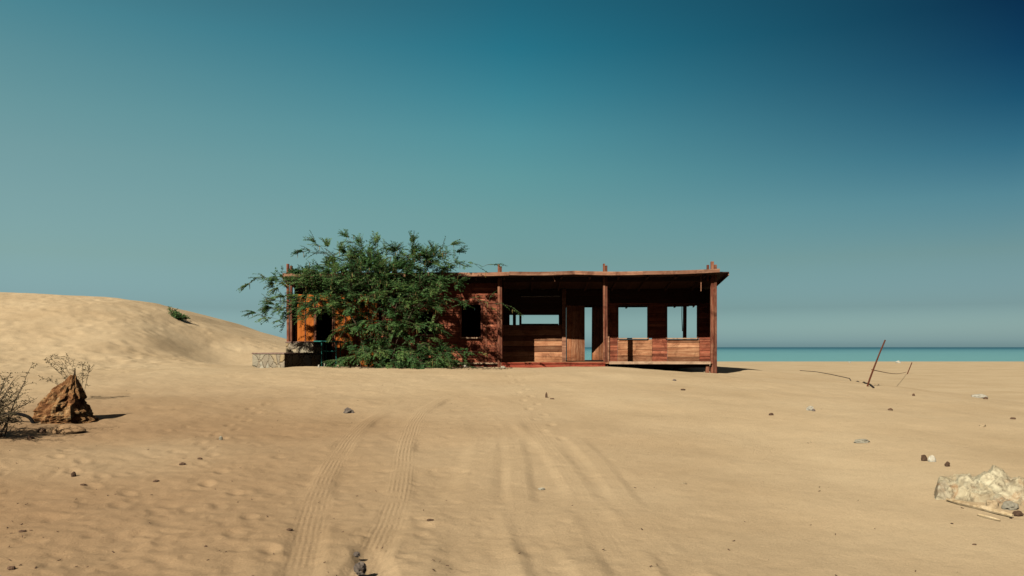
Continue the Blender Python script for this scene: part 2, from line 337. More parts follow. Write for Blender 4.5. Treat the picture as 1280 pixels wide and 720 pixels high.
def terrain():
    YO = 9.0
    rows = np.concatenate([np.linspace(-9, 3.9, 26), 4.0 * np.exp(np.arange(0, 640) * 0.0048)])
    rows = np.concatenate([rows, rows[-1] * np.exp(np.arange(1, 60) * .045)])
    rows = rows[rows < 900]
    ui = np.linspace(-.72, .72, 900); uo = np.linspace(.73, 2.6, 60)
    us = np.concatenate([-uo[::-1], ui, uo])
    k = 1.0
    Y = np.repeat(rows[:, None], len(us), 1)
    half = np.where(rows < 4, 4 + 0 * rows, rows)
    X = us[None, :] * (half[:, None] * .86 + .9 + np.maximum(half[:, None] - 4, 0) * .0) * 1.0
    Z = full(X, Y)
    trackm = np.zeros_like(X); trackv = np.zeros_like(X); tracku = np.zeros_like(X)
    for pts, wd, dep, st in TRACKS:
        P = [ground(*p) for p in pts]
        xs = np.array([p.x for p in P]); ys = np.array([p.y for p in P])
        # resample smoothly
        t = np.concatenate([[0], np.cumsum(np.hypot(np.diff(xs), np.diff(ys)))]); tt = np.linspace(0, t[-1], 90)
        cx = np.interp(tt, t, xs); cy = np.interp(tt, t, ys)
        for _ in range(6): cx[1:-1] = (cx[:-2] + cx[2:] + 2 * cx[1:-1]) / 4; cy[1:-1] = (cy[:-2] + cy[2:] + 2 * cy[1:-1]) / 4
        tt = np.concatenate([[0], np.cumsum(np.hypot(np.diff(cx), np.diff(cy)))])
        sel = (Y > cy.min()) & (Y < cy.max()); yy = Y[sel]
        xc = np.interp(yy, cy, cx); dxdy = np.gradient(cx, cy); sl = np.interp(yy, cy, dxdy)
        d = (X[sel] - xc) / np.sqrt(1 + sl * sl); s = np.interp(yy, cy, tt)
        mk = sst(wd * .72, wd * .25, np.abs(d)); fade = sst(0, 1.2, cy.max() - yy)
        rim = np.exp(-((np.abs(d) - wd * .62) / .045) ** 2)
        wob = .6 + .4 * vnoise(X[sel], yy, .8, 33)
        flat = med(X[sel], yy) * mk * .75 * fade
        Z[sel] += (-mk * dep * .45 + rim * dep * .12) * fade * wob - flat
        better = mk * fade * st > trackm[sel]
        a = trackm[sel]; a[better] = (mk * fade * st)[better]; trackm[sel] = a
        a = trackv[sel]; a[better] = (d / wd + .5)[better]; trackv[sel] = a
        a = tracku[sel]; a[better] = s[better]; tracku[sel] = a
    # footprints and hollows
    rr = np.random.RandomState(3)
    def dent(x, y, rad, el, ang, dep):
        r0 = np.searchsorted(rows, y - rad * 3); r1 = np.searchsorted(rows, y + rad * 3)
        if r1 <= r0: return
        m = (r0 + r1) // 2; c0 = np.searchsorted(X[m], x - rad * 3.4); c1 = np.searchsorted(X[m], x + rad * 3.4)
        if c1 <= c0: return
        dx = X[r0:r1, c0:c1] - x; dy = Y[r0:r1, c0:c1] - y
        p = dx * math.cos(ang) + dy * math.sin(ang); q = (-dx * math.sin(ang) + dy * math.cos(ang)) * el
        d = np.sqrt(p * p + q * q) / rad
        Z[r0:r1, c0:c1] += dep * (-np.exp(-d ** 2 * 1.3) + .22 * np.exp(-((d - 1.45) / .45) ** 2)) * (1 - .8 * np.minimum(1, trackm[r0:r1, c0:c1]))
    for i in range(5200):
        y = 4.5 * math.exp(rr.rand() * 2.1); u = rr.uniform(-.70, .70); x = u * y
        onl = 1 - float(sst(-1.5, 3.0, x)); 
        if rr.rand() > .18 + .82 * onl: continue
        dep = rr.uniform(.003, .011) * (.3 + .6 * onl)
        dent(x, y, rr.uniform(.05, .13), rr.uniform(1.0, 2.0), rr.uniform(0, 3.14), dep)
    for i in range(900):   # dune face, trodden all over
        x = rr.uniform(-26, -9); y = rr.uniform(22, 38)
        dent(x, y, rr.uniform(.16, .36), rr.uniform(1, 1.8), rr.uniform(0, 3.14), rr.uniform(.012, .035) * (.1 if math.hypot(x + 11.6, (y - 32)) < 2.6 else 1))
    for i in range(900):
        x = rr.uniform(4, 22); y = rr.uniform(18, 45); dent(x, y, rr.uniform(.1, .3), 1.4, rr.uniform(0, 3), rr.uniform(.004, .014))
    # a line of footprints wandering towards the hut
    for (ax, ay), (bx, by), n in (((320, 690), (250, 560), 9), ((250, 560), (330, 500), 11), ((640, 470), (700, 560), 16), ((180, 640), (60, 560), 9), ((90, 480), (250, 440), 16)):
        a = ground(ax, ay); b = ground(bx, by)
        for k in range(n):
            p = a.lerp(b, k / n); an = math.atan2(b.y - a.y, b.x - a.x)
            off = Vector((-math.sin(an), math.cos(an), 0)) * (.10 if k % 2 else -.10)
            dent(p.x + off.x, p.y + off.y, .13, 2.0, an, .018)
    nr, nc = X.shape
    me = bpy.data.meshes.new('sand_ground')
    co = np.stack([X, Y, Z], -1).reshape(-1, 3).astype(np.float32)
    idx = np.arange(nr * nc).reshape(nr, nc)
    q = np.stack([idx[:-1, :-1], idx[:-1, 1:], idx[1:, 1:], idx[1:, :-1]], -1).reshape(-1, 4).astype(np.int32)
    me.vertices.add(len(co)); me.vertices.foreach_set('co', co.ravel())
    me.loops.add(q.size); me.loops.foreach_set('vertex_index', q.ravel())
    me.polygons.add(len(q)); me.polygons.foreach_set('loop_start', np.arange(0, q.size, 4, dtype=np.int32)); me.polygons.foreach_set('loop_total', np.full(len(q), 4, dtype=np.int32))
    me.polygons.foreach_set('use_smooth', np.ones(len(q), dtype=bool))
    me.update(calc_edges=True)
    red_vignette = sst(5.0, -5.5, X + (Y - 8) * .10) * sst(24, 5, Y) * (.75 + .35 * vnoise(X, Y, 2.5, 21))  # mask for the redder sand and the painted vignette darkening
    for nm, a in (('trackm', trackm), ('trackv', trackv), ('tracku', tracku), ('red_vignette', np.clip(red_vignette, 0, 1))):
        at_ = me.attributes.new(nm, 'FLOAT', 'POINT'); at_.data.foreach_set('value', a.reshape(-1).astype(np.float32))
    me.materials.append(M['sand'])
    o = bpy.data.objects.new('sand_ground', me); COL.objects.link(o); tag(o, kind='structure')
terrain()
sb = MB(); 
sb.add([(-40000, 100, -1.4), (40000, 100, -1.4), (40000, 50000, -1.4), (-40000, 50000, -1.4)], [(0, 1, 2, 3)])
tag(sb.build('sea', M['sea']), kind='structure')

# ---------------------------------------------------------------- the hut
FY = 26.0; WY = 27.75; BY = 30.2        # front posts, porch wall, rear posts
def X(px, Y=FY): return (px - 640) * Y / F
def Zp(py, Y=FY): return CAMZ - (py - HOR) * Y / F
XL, XR = X(362), X(891)
hut = empty('wooden_beach_hut', ((XL + XR) / 2, FY, .9), 'long derelict red-brown wooden hut with open porch and empty windows on the sand', 'hut')
O = Vector(hut.location)
def part(mb, name, mat, parent=None, **k):
    # parts are modelled in world space and hung under the hut
    par = parent or hut
    if par is hut:
        mb.v = [(v[0] - O.x, v[1] - O.y, v[2] - O.z) for v in mb.v]
    else: mb.v = [(v[0] - O.x, v[1] - O.y, v[2] - O.z) for v in mb.v]
    o = mb.build(name, mat, par, **k); return o
def roofz(x, Y): return 3.93 + .006 * (x + 7) - .155 * (Y - 25.6) + .012 * math.sin(x * 1.1)
FLZ = 1.10
def planks(mb, x0, x1, z0, z1, Y, holes=(), h=.13, th=.025, gap=.006, topfn=None, splits=True):
    "horizontal boards with rectangular openings (x0,x1,z0,z1)"
    z = z0; row = 0
    while z < z1 - .02:
        zt = min(z + h * random.uniform(.93, 1.07), z1); segs = [(x0, x1)]
        for hx0, hx1, hz0, hz1 in holes:
            if zt > hz0 + .02 and z < hz1 - .02:
                ns = []
                for a, b in segs:
                    if hx1 <= a or hx0 >= b: ns.append((a, b)); continue
                    if hx0 > a: ns.append((a, hx0))
                    if hx1 < b: ns.append((hx1, b))
                segs = ns
        for a, b in segs:
            cuts = [a]
            while splits and b - cuts[-1] > 2.2: cuts.append(cuts[-1] + random.uniform(1.2, 2.0))
            cuts.append(b)
            for c, d in zip(cuts, cuts[1:]):
                if d - c < .01: continue
                off = random.uniform(-.006, .006)
                y0 = Y + off - .010; y1 = Y + off + .004; c += .0015; d -= .0015; zb_ = z - .012; zq = zt - .001
                j0, j1 = random.uniform(-.003, .003), random.uniform(-.003, .003)
                vs = [(c, y0, zb_ + j0), (c, y0 + th, zb_ + j0), (d, y0 + th, zb_ + j1), (d, y0, zb_ + j1), (c, y1, zq + j0), (c, y1 + th, zq + j0), (d, y1 + th, zq + j1), (d, y1, zq + j1)]
                mb.add(vs, [(3, 2, 1, 0), (4, 5, 6, 7), (3, 0, 4, 7), (1, 2, 6, 5), (0, 1, 5, 4), (2, 3, 7, 6)], random.random())
        z = zt
def frame(name, mat, x0, x1, z0, z1, Y, w=.07, d=.06, parent=None):
    f = MB(); f.box(x0 - w, x0, Y - d / 2, Y + d / 2, z0 - w, z1 + w, .5); f.box(x1, x1 + w, Y - d / 2, Y + d / 2, z0 - w, z1 + w, .4)
    f.box(x0, x1, Y - d / 2, Y + d / 2, z1, z1 + w, .3)
    o = part(f, name, mat, bevel=.004)
    s = MB(); s.box(x0 - .0, x1 + .0, Y - d / 2 - .04, Y + d / 2, z0 - .045, z0 - .003, .7)
    part(s, 'sill', M['sill'], o, bevel=.003)
    return o

# posts
for px, zb, wd in ((362, .75, .15), (493, .75, .15), (625, .70, .14), (757, .72, .13)):
    p = MB(); x = X(px); top = Zp(329.5) + random.uniform(-.03, .03)
    p.bar((x - wd * .28, FY, zb), (x - wd * .28 + random.uniform(-.02, .02), FY, top), wd * .5, .10, .75)
    p.bar((x + wd * .30, FY + .02, zb), (x + wd * .30 + random.uniform(-.02, .02), FY + .02, top - .06), wd * .5, .10, .35)
    part(p, 'post', M['redz'], bevel=.006)
p = MB(); x = X(891)
p.bar((x - .03, FY, .45), (x - .02, FY, Zp(327)), .09, .12, .8); p.bar((x + .08, FY - .01, .45), (x + .075, FY - .01, Zp(331)), .08, .13, .5)
p.bar((x - .15, FY + .05, 3.75), (x - .15, FY + .05, Zp(331)), .07, .08, .3); p.bar((x - .2, FY - .03, .6), (x - .17, FY - .02, 1.07), .11, .1, .6)
part(p, 'post', M['redz'], bevel=.006)
for px in (X(362) + .02, X(493), X(625), X(757) + .02, XR - .02):
    p = MB(); xx = px; p.bar((xx, BY, .1), (xx + .02, BY, roofz(xx, BY) - .02), .12, .12, .3); part(p, 'post', M['redz'], bevel=.006)

# roof: boards running front to back over purlins, wavy with age
r = MB(); x = XL - .22
while x < XR + .42:
    w_ = min(.20, XR + .44 - x); a = x - .006; b = x + w_ + .006; kk = int(round((x - XL) / .2)); y0 = 25.66 + random.uniform(-.015, .03); y1 = 30.8 + random.uniform(-.1, .1)
    dz = .008 * (kk % 2) + random.uniform(-.002, .002)
    vs = [(a, y0, roofz(a, y0) + dz), (b, y0, roofz(b, y0) + dz), (b, y1, roofz(b, y1) + dz), (a, y1, roofz(a, y1) + dz)]
    vs += [(v[0], v[1], v[2] - .03) for v in vs]
    r.add(vs, [(0, 1, 2, 3), (7, 6, 5, 4), (0, 4, 5, 1), (1, 5, 6, 2), (2, 6, 7, 3), (3, 7, 4, 0)], random.random()); x += w_
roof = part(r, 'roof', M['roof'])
for Yb, hb in ((26.02, .16), (27.8, .14), (29.2, .12), (30.2, .14)):
    b = MB(); xs = np.linspace(XL - .15, XR + .15, 9)
    for i in range(8):
        z0 = roofz(xs[i], Yb) - .035 - hb / 2; z1 = roofz(xs[i + 1], Yb) - .035 - hb / 2
        off = 0.09 if Yb == 26.02 else 0
        b.bar((xs[i] + .002, Yb + off, z0), (xs[i + 1] - .002, Yb + off, z1), hb * .5, hb, .3)
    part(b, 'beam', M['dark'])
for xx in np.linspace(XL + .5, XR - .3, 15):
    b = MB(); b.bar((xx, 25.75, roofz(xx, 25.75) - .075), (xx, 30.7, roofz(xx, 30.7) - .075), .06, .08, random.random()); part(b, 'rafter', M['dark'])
f = MB(); xs = [XL - .12, -5.0, -2.3, -.1, 2.0, 4.2, X(896)]
for i in range(len(xs) - 1):
    a, b = xs[i] + .002, xs[i + 1] - .002; hh = .115
    sag = random.uniform(-.012, .012)
    za = roofz(a, 25.6) + .055 ; zb = roofz(b, 25.6) + .055
    if i == len(xs) - 2: zb += .04
    vs = []
    for t in np.linspace(0, 1, 7):
        xx = a + (b - a) * t; zz = za + (zb - za) * t - .02 * math.sin(t * math.pi) + sag * t
        for yy in (25.615, 25.645): vs += [(xx, yy, zz), (xx, yy, zz - hh)]
    fs = []
    for k in range(6):
        o4 = k * 4; fs += [(o4, o4 + 1, o4 + 5, o4 + 4), (o4 + 2, o4 + 6, o4 + 7, o4 + 3), (o4, o4 + 4, o4 + 6, o4 + 2), (o4 + 1, o4 + 3, o4 + 7, o4 + 5)]
    fs += [(0, 2, 3, 1), (24, 25, 27, 26)]
    f.add(vs, fs, random.uniform(.4, .9))
part(f, 'fascia', M['fascia'])
g_ = MB(); g_.bar((XR + .43, 25.68, roofz(XR + .43, 25.68) - .06), (XR + .43, 30.75, roofz(XR + .43, 30.75) - .06), .03, .09, .4)
part(g_, 'bargeboard', M['fascia'])

# porch floor
f = MB(); y = FY - .10; x0, x1 = X(627), XR - .04
while y < WY + .3:
    f.box(x0, x1, y + .003, y + .147, FLZ - .03, FLZ, jit=.003); y += .15
while y < BY:
    f.box(x0, x1, y + .003, y + .147, FLZ - .16, FLZ - .13, jit=.003); y += .15
part(f, 'floor', M['tan'])
f = MB(); f.box(X(627), X(756), FY - .12, FY - .075, Zp(459.5), FLZ - .034, .6); f.box(X(627), X(756), FY - .15, FY - .122, FLZ - .033, FLZ + .004, .8)
part(f, 'floor_edge', M['edge'], bevel=.004)
f = MB(); f.box(X(761), X(887), FY - .16, FY - .08, Zp(455.2), Zp(451.8), .8)
part(f, 'floor_edge', M['sill'], bevel=.004)
f = MB()
for yy in (26.3, 27.2): f.box(X(761), X(887), yy, yy + .06, FLZ - .17, FLZ - .034, .3)
for xx in (X(800), X(845)): f.box(xx, xx + .12, 26.28, 26.4, .4, FLZ - .17, .3)
part(f, 'joist', M['dark'])

# porch wall: three bays
zt = Zp(382, WY); zs = Zp(422.3, WY)
XW = lambda px: X(px, WY)
ptop = roofz(3, WY) - .05
b1 = MB(); planks(b1, X(627), XW(706), FLZ + .0, Zp(406, WY), WY, h=.19)
part(b1, 'wall', M['tan'])
b1 = MB()
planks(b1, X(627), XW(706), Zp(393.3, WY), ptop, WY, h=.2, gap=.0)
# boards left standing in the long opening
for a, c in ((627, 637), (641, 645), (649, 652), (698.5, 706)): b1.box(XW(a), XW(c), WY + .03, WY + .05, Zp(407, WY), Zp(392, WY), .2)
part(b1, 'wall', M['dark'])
b1 = MB(); b1.box(XW(652), XW(698), WY - .03, WY + .06, Zp(406.6, WY), Zp(404.6, WY), .1); part(b1, 'rail', M['dark'])
b1 = MB(); b1.tube([(XW(651), WY - .10, Zp(371, WY)), (XW(700), WY - .10, Zp(370.6, WY))], .019, 8, .9); o = part(b1, 'strip_lamp', M['white_shell'])
for a in (652.5, 698.5):
    b1 = MB(); b1.box(XW(a), XW(a) + .04, WY - .1, WY - .012, Zp(372, WY), Zp(369.8, WY), .5); part(b1, 'lamp_holder', M['dark'], o)
b1 = MB(); b1.box(XW(707.6), XW(757.4), WY + .05, WY + .16, FLZ - .02, FLZ + .055, .2); part(b1, 'threshold', M['dark'])
# door bay
for a, c in ((702.5, 707.5), (757.5, 761.5)):
    b1 = MB(); b1.box(XW(a), XW(c), WY - .06, WY + .07, FLZ, ptop, .65); part(b1, 'door_frame', M['fascia'], bevel=.005)
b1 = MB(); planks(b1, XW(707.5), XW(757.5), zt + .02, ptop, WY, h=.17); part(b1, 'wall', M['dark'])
def leaf(hinge, w_, ang, sgn):
    "a ledged board door standing open by ang"
    d = empty_part = MB(); n = 4; wd = w_ / n
    M3 = Matrix.Rotation(ang, 3, 'Z')
    def put(mb, x0, x1, y0, y1, z0, z1, t):
        vs = [Vector((x * sgn, y, z)) for x in (x0, x1) for y in (y0, y1) for z in (z0, z1)]
        mb.add([hinge + M3 @ v for v in vs], [(0, 1, 3, 2), (4, 6, 7, 5), (0, 4, 5, 1), (2, 3, 7, 6), (0, 2, 6, 4), (1, 5, 7, 3)], t)
    for k in range(n): put(d, k * wd - .002, (k + 1) * wd + .002, .006 * (k % 2), .03, .03, zt - FLZ, random.random())
    for zz in (.2, .95, 1.6): put(d, .03, w_ - .03, .031, .055, zz, zz + .1, .4)
    o = part(d, 'door', M['door'])
    h = MB(); put(h, w_ - .07, w_ - .045, -.05, -.028, .88, 1.02, .2); put(h, w_ - .065, w_ - .05, -.028, -.001, .89, .905, .2); put(h, w_ - .065, w_ - .05, -.028, -.001, .995, 1.01, .2)
    part(h, 'handle', M['rust'], o)
leaf(Vector((XW(708), WY, FLZ)), XW(731) - XW(708), R(3), 1)
leaf(Vector((XW(757.3), WY + .04, FLZ)), .66, R(-50), -1)
# window bay
b1 = MB(); H_ = [(XW(773), XW(809), zs, zt), (XW(834), XW(871), zs, zt)]
planks(b1, XW(761.5), XW(889), zs, zt + .10, WY, holes=H_, h=.10)
part(b1, 'wall', M['red'])
b1 = MB(); planks(b1, XW(761.5), XW(889), zt + .10, ptop, WY, h=.16); part(b1, 'wall', M['dark'])  # boards above the windows coloured dark to stand in for porch shade
b1 = MB(); planks(b1, XW(772), XW(815), FLZ, zs - .05, WY - .02, h=.21); part(b1, 'wall', M['tan'])
b1 = MB(); planks(b1, XW(834), XW(874), FLZ, zs - .05, WY - .02, h=.17); part(b1, 'wall', M['tan'])
for a, c in ((761.5, 772), (815, 834), (874, 889)):
    b1 = MB(); planks(b1, XW(a), XW(c), FLZ, zs, WY, h=.10); part(b1, 'wall', M['red'])
for h4 in H_: frame('window_frame', M['redz'], *h4, WY - .012, w=.055, d=.05)
# side walls: right end of the porch, partition, left end, rear of the closed room
def sidewall(x, y0, y1, z0, mat, h=.13, th=.025, xb=None):
    xb = x if xb is None else xb
    mb = MB(); z = z0
    while z < 3.9:
        za = z - .004; zb_ = z + h + .004
        t0 = roofz(x, y0) - .04; t1 = roofz(x, y1) - .04
        if za >= t1 - .03: break
        o_ = .006 * (int(round((z - z0) / h)) % 2)
        vs = [(x + o_, y0, za), (x + o_ + th, y0, za), (xb + o_ + th, y1, za), (xb + o_, y1, za), (x + o_, y0, min(zb_, t0)), (x + o_ + th, y0, min(zb_, t0)), (xb + o_ + th, y1, min(zb_, t1)), (xb + o_, y1, min(zb_, t1))]
        mb.add(vs, [(3, 2, 1, 0), (4, 5, 6, 7), (0, 1, 5, 4), (1, 2, 6, 5), (2, 3, 7, 6), (3, 0, 4, 7)], random.random()); z += h
    return part(mb, 'wall', mat)
sidewall(XR + .02, FY + .07, WY + .06, FLZ - .1, M['red'], xb=XW(889) + .012)
sidewall(X(627), FY + .22, BY - .04, .8, M['red'])
sidewall(XL + .03, FY + .22, BY - .04, .6, M['red'])
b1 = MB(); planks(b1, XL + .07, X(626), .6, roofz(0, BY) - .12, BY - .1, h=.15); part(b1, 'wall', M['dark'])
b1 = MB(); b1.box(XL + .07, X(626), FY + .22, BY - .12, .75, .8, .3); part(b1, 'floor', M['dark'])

# closed room, front face
GY = FY + .17; XG = lambda px: X(px, GY); ZG = lambda py: Zp(py, GY); gtop = roofz(-3, GY) - .05
holes = [(XG(521), XG(541), ZG(418), ZG(390)), (XG(577), XG(601), ZG(421.5), ZG(381))]
b1 = MB(); planks(b1, XG(476), XG(622), ZG(453), gtop, GY, holes=holes, h=.085); part(b1, 'wall', M['red'])
b1 = MB(); planks(b1, XG(476), XG(622), .62, ZG(455), GY + .01, h=.2); part(b1, 'skirting', M['edge'])
b1 = MB(); b1.box(XG(476), XG(622), GY - .05, GY - .004, ZG(455), ZG(453.2), .7); part(b1, 'sill_board', M['sill'], bevel=.003)
for h4 in holes: frame('window_frame', M['redz'], *h4, GY - .02, w=.06, d=.05)
for a in (476, 519, 543, 604, 618.5):
    b1 = MB(); b1.box(XG(a) + .066, XG(a) + .12, GY - .035, GY - .008, ZG(453), ZG(368), random.random()); part(b1, 'batten', M['redz'], bevel=.003)
def sheet(x0, x1, z0, z1):
    s = MB(); s.box(x0, x1, GY, GY + .018, z0, z1, random.uniform(.45, .8)); o = part(s, 'panel', M['orange'], bevel=.003)
    bt = MB(); n = max(1, int((x1 - x0) / .3)); zz = z0 + (z1 - z0) * .42
    for k in range(n + 1):
        xx = x0 + .02 + (x1 - x0 - .06) * k / n; bt.box(xx, xx + .03, GY - .022, GY - .002, z0 + .01, z1 - .01, .5)
    for k in range(n):
        xa = x0 + .052 + (x1 - x0 - .06) * k / n; xb = x0 + .018 + (x1 - x0 - .06) * (k + 1) / n
        bt.box(xa, xb, GY - .02, GY - .002, zz, zz + .04, .2)
    part(bt, 'batten', M['redz'], o)
sheet(XG(369), XG(394), .62, ZG(368)); sheet(XG(417), XG(446), .62, ZG(368)); sheet(XG(447), XG(474), .62, ZG(368)); sheet(XG(395), XG(416), ZG(384), ZG(368))
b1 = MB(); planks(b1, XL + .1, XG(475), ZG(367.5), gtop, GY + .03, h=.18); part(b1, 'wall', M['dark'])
for a in (394, 415.5):
    b1 = MB(); b1.box(XG(a), XG(a) + .04, GY - .05, GY + .06, .62, ZG(384.5), .3); part(b1, 'door_frame', M['redz'])
# loose lath and cord hanging under the eave, cord in the far window
b1 = MB(); b1.bar(at(691, 345, 25.8), at(693.5, 351.5, 25.8), .03, .02, .8); part(b1, 'hanging_lath', M['fascia'])
b1 = MB(); b1.bar(at(876.3, 343, 25.9), at(876.2, 364, 25.9), .022, .02, .8); part(b1, 'hanging_lath', M['fascia'])
b1 = MB(); b1.tube([at(852.5, 376, 29.6), at(852.3, 395, 29.6), at(853, 414, 29.6)], [.012, .012, .015], 6); part(b1, 'hanging_cord', M['black'])
b1 = MB(); b1.bar(at(352, 353, FY - .2), at(361, 361, FY), .05, .05, .3); part(b1, 'bracket', M['redz'])

# cream tarpaulin lump on the roof
def blob(center, dims, seed, amp=.25, sub=3, freq=1.6, flat=.0, sharp=False):
    import bmesh
    bm = bmesh.new(); bmesh.ops.create_icosphere(bm, subdivisions=sub, radius=1)
    for v in bm.verts:
        d = v.co.normalized(); n = mnoise.fractal(d * freq + Vector((seed, seed * 1.7, seed * .3)), .9, 2.1, 5)
        if sharp:
            c = mnoise.cell(d * freq * 1.4 + Vector((seed, 0, seed))); n = n * .7 + (c - .5) * .5
        v.co = d * (1 + amp * n)
    vs = [Vector((v.co.x * dims[0], v.co.y * dims[1], v.co.z * dims[2])) for v in bm.verts]; fs = [tuple(v.index for v in f.verts) for f in bm.faces]
    bm.free(); return [Vector(center) + v for v in vs], fs
x0 = X(576, 26.8); zr = roofz(x0, 26.8)
mb = MB(); nx, ny = 16, 12; vs = []
for i in range(nx):
    for j in range(ny):
        u = i / (nx - 1); v = j / (ny - 1); xx = x0 - .38 + .78 * u; yy = 26.3 + .9 * v
        hgt = .17 * math.sin(min(1, u * 1.15) * math.pi) ** .7 * math.sin(v * math.pi) ** .6 * (1 + .35 * mnoise.noise(Vector((u * 4, v * 4, 3)))) + .012
        vs.append((xx, yy, roofz(xx, yy) + hgt + .01))
fs = [(i * ny + j, (i + 1) * ny + j, (i + 1) * ny + j + 1, i * ny + j + 1) for i in range(nx - 1) for j in range(ny - 1)]
mb.add(vs, fs, .7)
o = mb.build('plastic_sheet', M['cream'], smooth=False); sm = o.modifiers.new('thick', 'SOLIDIFY'); sm.thickness = .02
tag(o, 'crumpled cream sheet lying on the roof of the hut beside the treetop', 'plastic sheet')

# ---------------------------------------------------------------- stone steps in front of the closed room
def stoneblock(A, B, C, z0, z1, name, label, jit=.0):
    "A left front corner, B right front corner, C right rear corner (x,y)"
    A, B, C = Vector(A), Vector(B), Vector(C); D = A + (C - B)
    t = empty(name, (A.x, A.y, z0 + .2), label, 'stone wall')
    o_ = Vector(t.location); m = MB()
    def ring(z, e=0):
        c = (A + B + C + D) / 4; return [Vector((p.x + (p - c).normalized().x * e, p.y + (p - c).normalized().y * e, z)) - o_ for p in (A, B, C, D)]
    vs = ring(z0) + ring(z1)
    m.add(vs, [(0, 1, 5, 4), (1, 2, 6, 5), (2, 3, 7, 6), (3, 0, 4, 7), (4, 5, 6, 7)], .5)
    o = m.build('masonry', M['masonry'], t, bevel=.02)
    c = MB(); vs = ring(z1 + .003, .02) + ring(z1 + .045, .02); c.add(vs, [(0, 1, 5, 4), (1, 2, 6, 5), (2, 3, 7, 6), (3, 0, 4, 7), (4, 5, 6, 7), (3, 2, 1, 0)], .6)
    c.build('coping', M['coping'], t, bevel=.01)
    return t
def xy(px, Y): return ((px - 640) * Y / F, Y)
stoneblock(xy(315, 25.6), xy(355, 24.6), xy(405, 26.1), .3, Zp(441, 25) - .045, 'stone_platform', 'low pale rubble-stone platform left of the hut, its right side in shade')
stoneblock(xy(357, 25.45), xy(391.5, 25.2), xy(405, 26.08), Zp(441, 25) + .004, Zp(427, 25.3) - .045, 'stone_block', 'small stone block on top of the low platform below the orange panel')
# turquoise table
tb = empty('turquoise_table', (at(409, 462, 25.6).x, 25.6, gz(at(409, 462, 25.6).x, 25.6)), 'faded turquoise table with thin metal legs between the stone block and the tree', 'table')
o_ = Vector(tb.location); Yt = 25.5; zt_ = Zp(426, Yt)
m = MB(); m.box(X(394, Yt) - o_.x, X(425, Yt) - o_.x, -.35, .35, zt_ - .04 - o_.z, zt_ - o_.z, .8); m.build('table_top', M['turq'], tb, bevel=.01)
for xx in (X(404, Yt), X(422, Yt)):
    for yy in (-.3, .3):
        m = MB(); m.tube([(xx - o_.x, yy, -.1), (xx - o_.x, yy, zt_ - .045 - o_.z)], .018, 8, .5); m.build('leg', M['turq'], tb)
m = MB(); zz = Zp(439, Yt) - o_.z; m.tube([(X(404, Yt) - o_.x, -.3, zz), (X(422, Yt) - o_.x, -.3, zz)], .015, 8, .6); m.build('stretcher', M['turq'], tb)
# pale rubble beside the table
GRP = {'pebble': 'pebbles scattered over the sand', 'chip': 'chips scattered over the sand', 'clod': 'dark clods on the left foreground', 'stone': 'stones lying on the sand'}
def stone(px, py, w_, h_, mat, label, cat='stone', seed=None, name='stone', d_=None, amp=.3, rz=0, sink=.36, sharp=True, group=None, sub=3, Y=None):
    g = ground(px, py)
    if Y: g = Vector(((px - 640) * Y / F, Y, gz((px - 640) * Y / F, Y)))
    s = g.y / F; s = s * .9; W = w_ * s / 2; Hh = h_ * s * .66; D = (d_ or w_ * .8) * s / 2
    seed = seed if seed is not None else px * .37 + py * .11
    vs, fs = blob((0, 0, 0), (W, D, Hh), seed, amp, sub, 1.3, sharp=sharp)
    rot = Matrix.Rotation(rz, 3, 'Z'); zmin = -Hh * (1 - 2 * sink)
    vs = [rot @ v for v in vs]; vs = [Vector((v.x, v.y, v.z + Hh * (1 - 2 * sink))) for v in vs]
    m = MB(); m.add(vs, fs, random.random()); o = m.build(cat.replace(' ', '_'), M[mat]); o.location = g; group = group or GRP.get(cat)
    if mat == 'sand': o.data.attributes.new('red_vignette', 'FLOAT', 'POINT').data.foreach_set('value', [.75] * len(o.data.vertices))
    return tag(o, label, cat, group)
stone(408, 459, 8, 8, 'white_shell', 'white stone between the legs of the turquoise table', Y=25.5)
stone(416, 456, 9, 9, 'stone_pale', 'pale rough stone just right of the turquoise table leg', Y=25.6)
stone(423, 461, 7, 5, 'stone_tan', 'flat tan stone lying at the left foot of the big tree', Y=25.2)
stone(398.5, 466, 3, 5, 'white_shell', 'tiny white stone standing at the foot of the shaded platform side', Y=24.6)

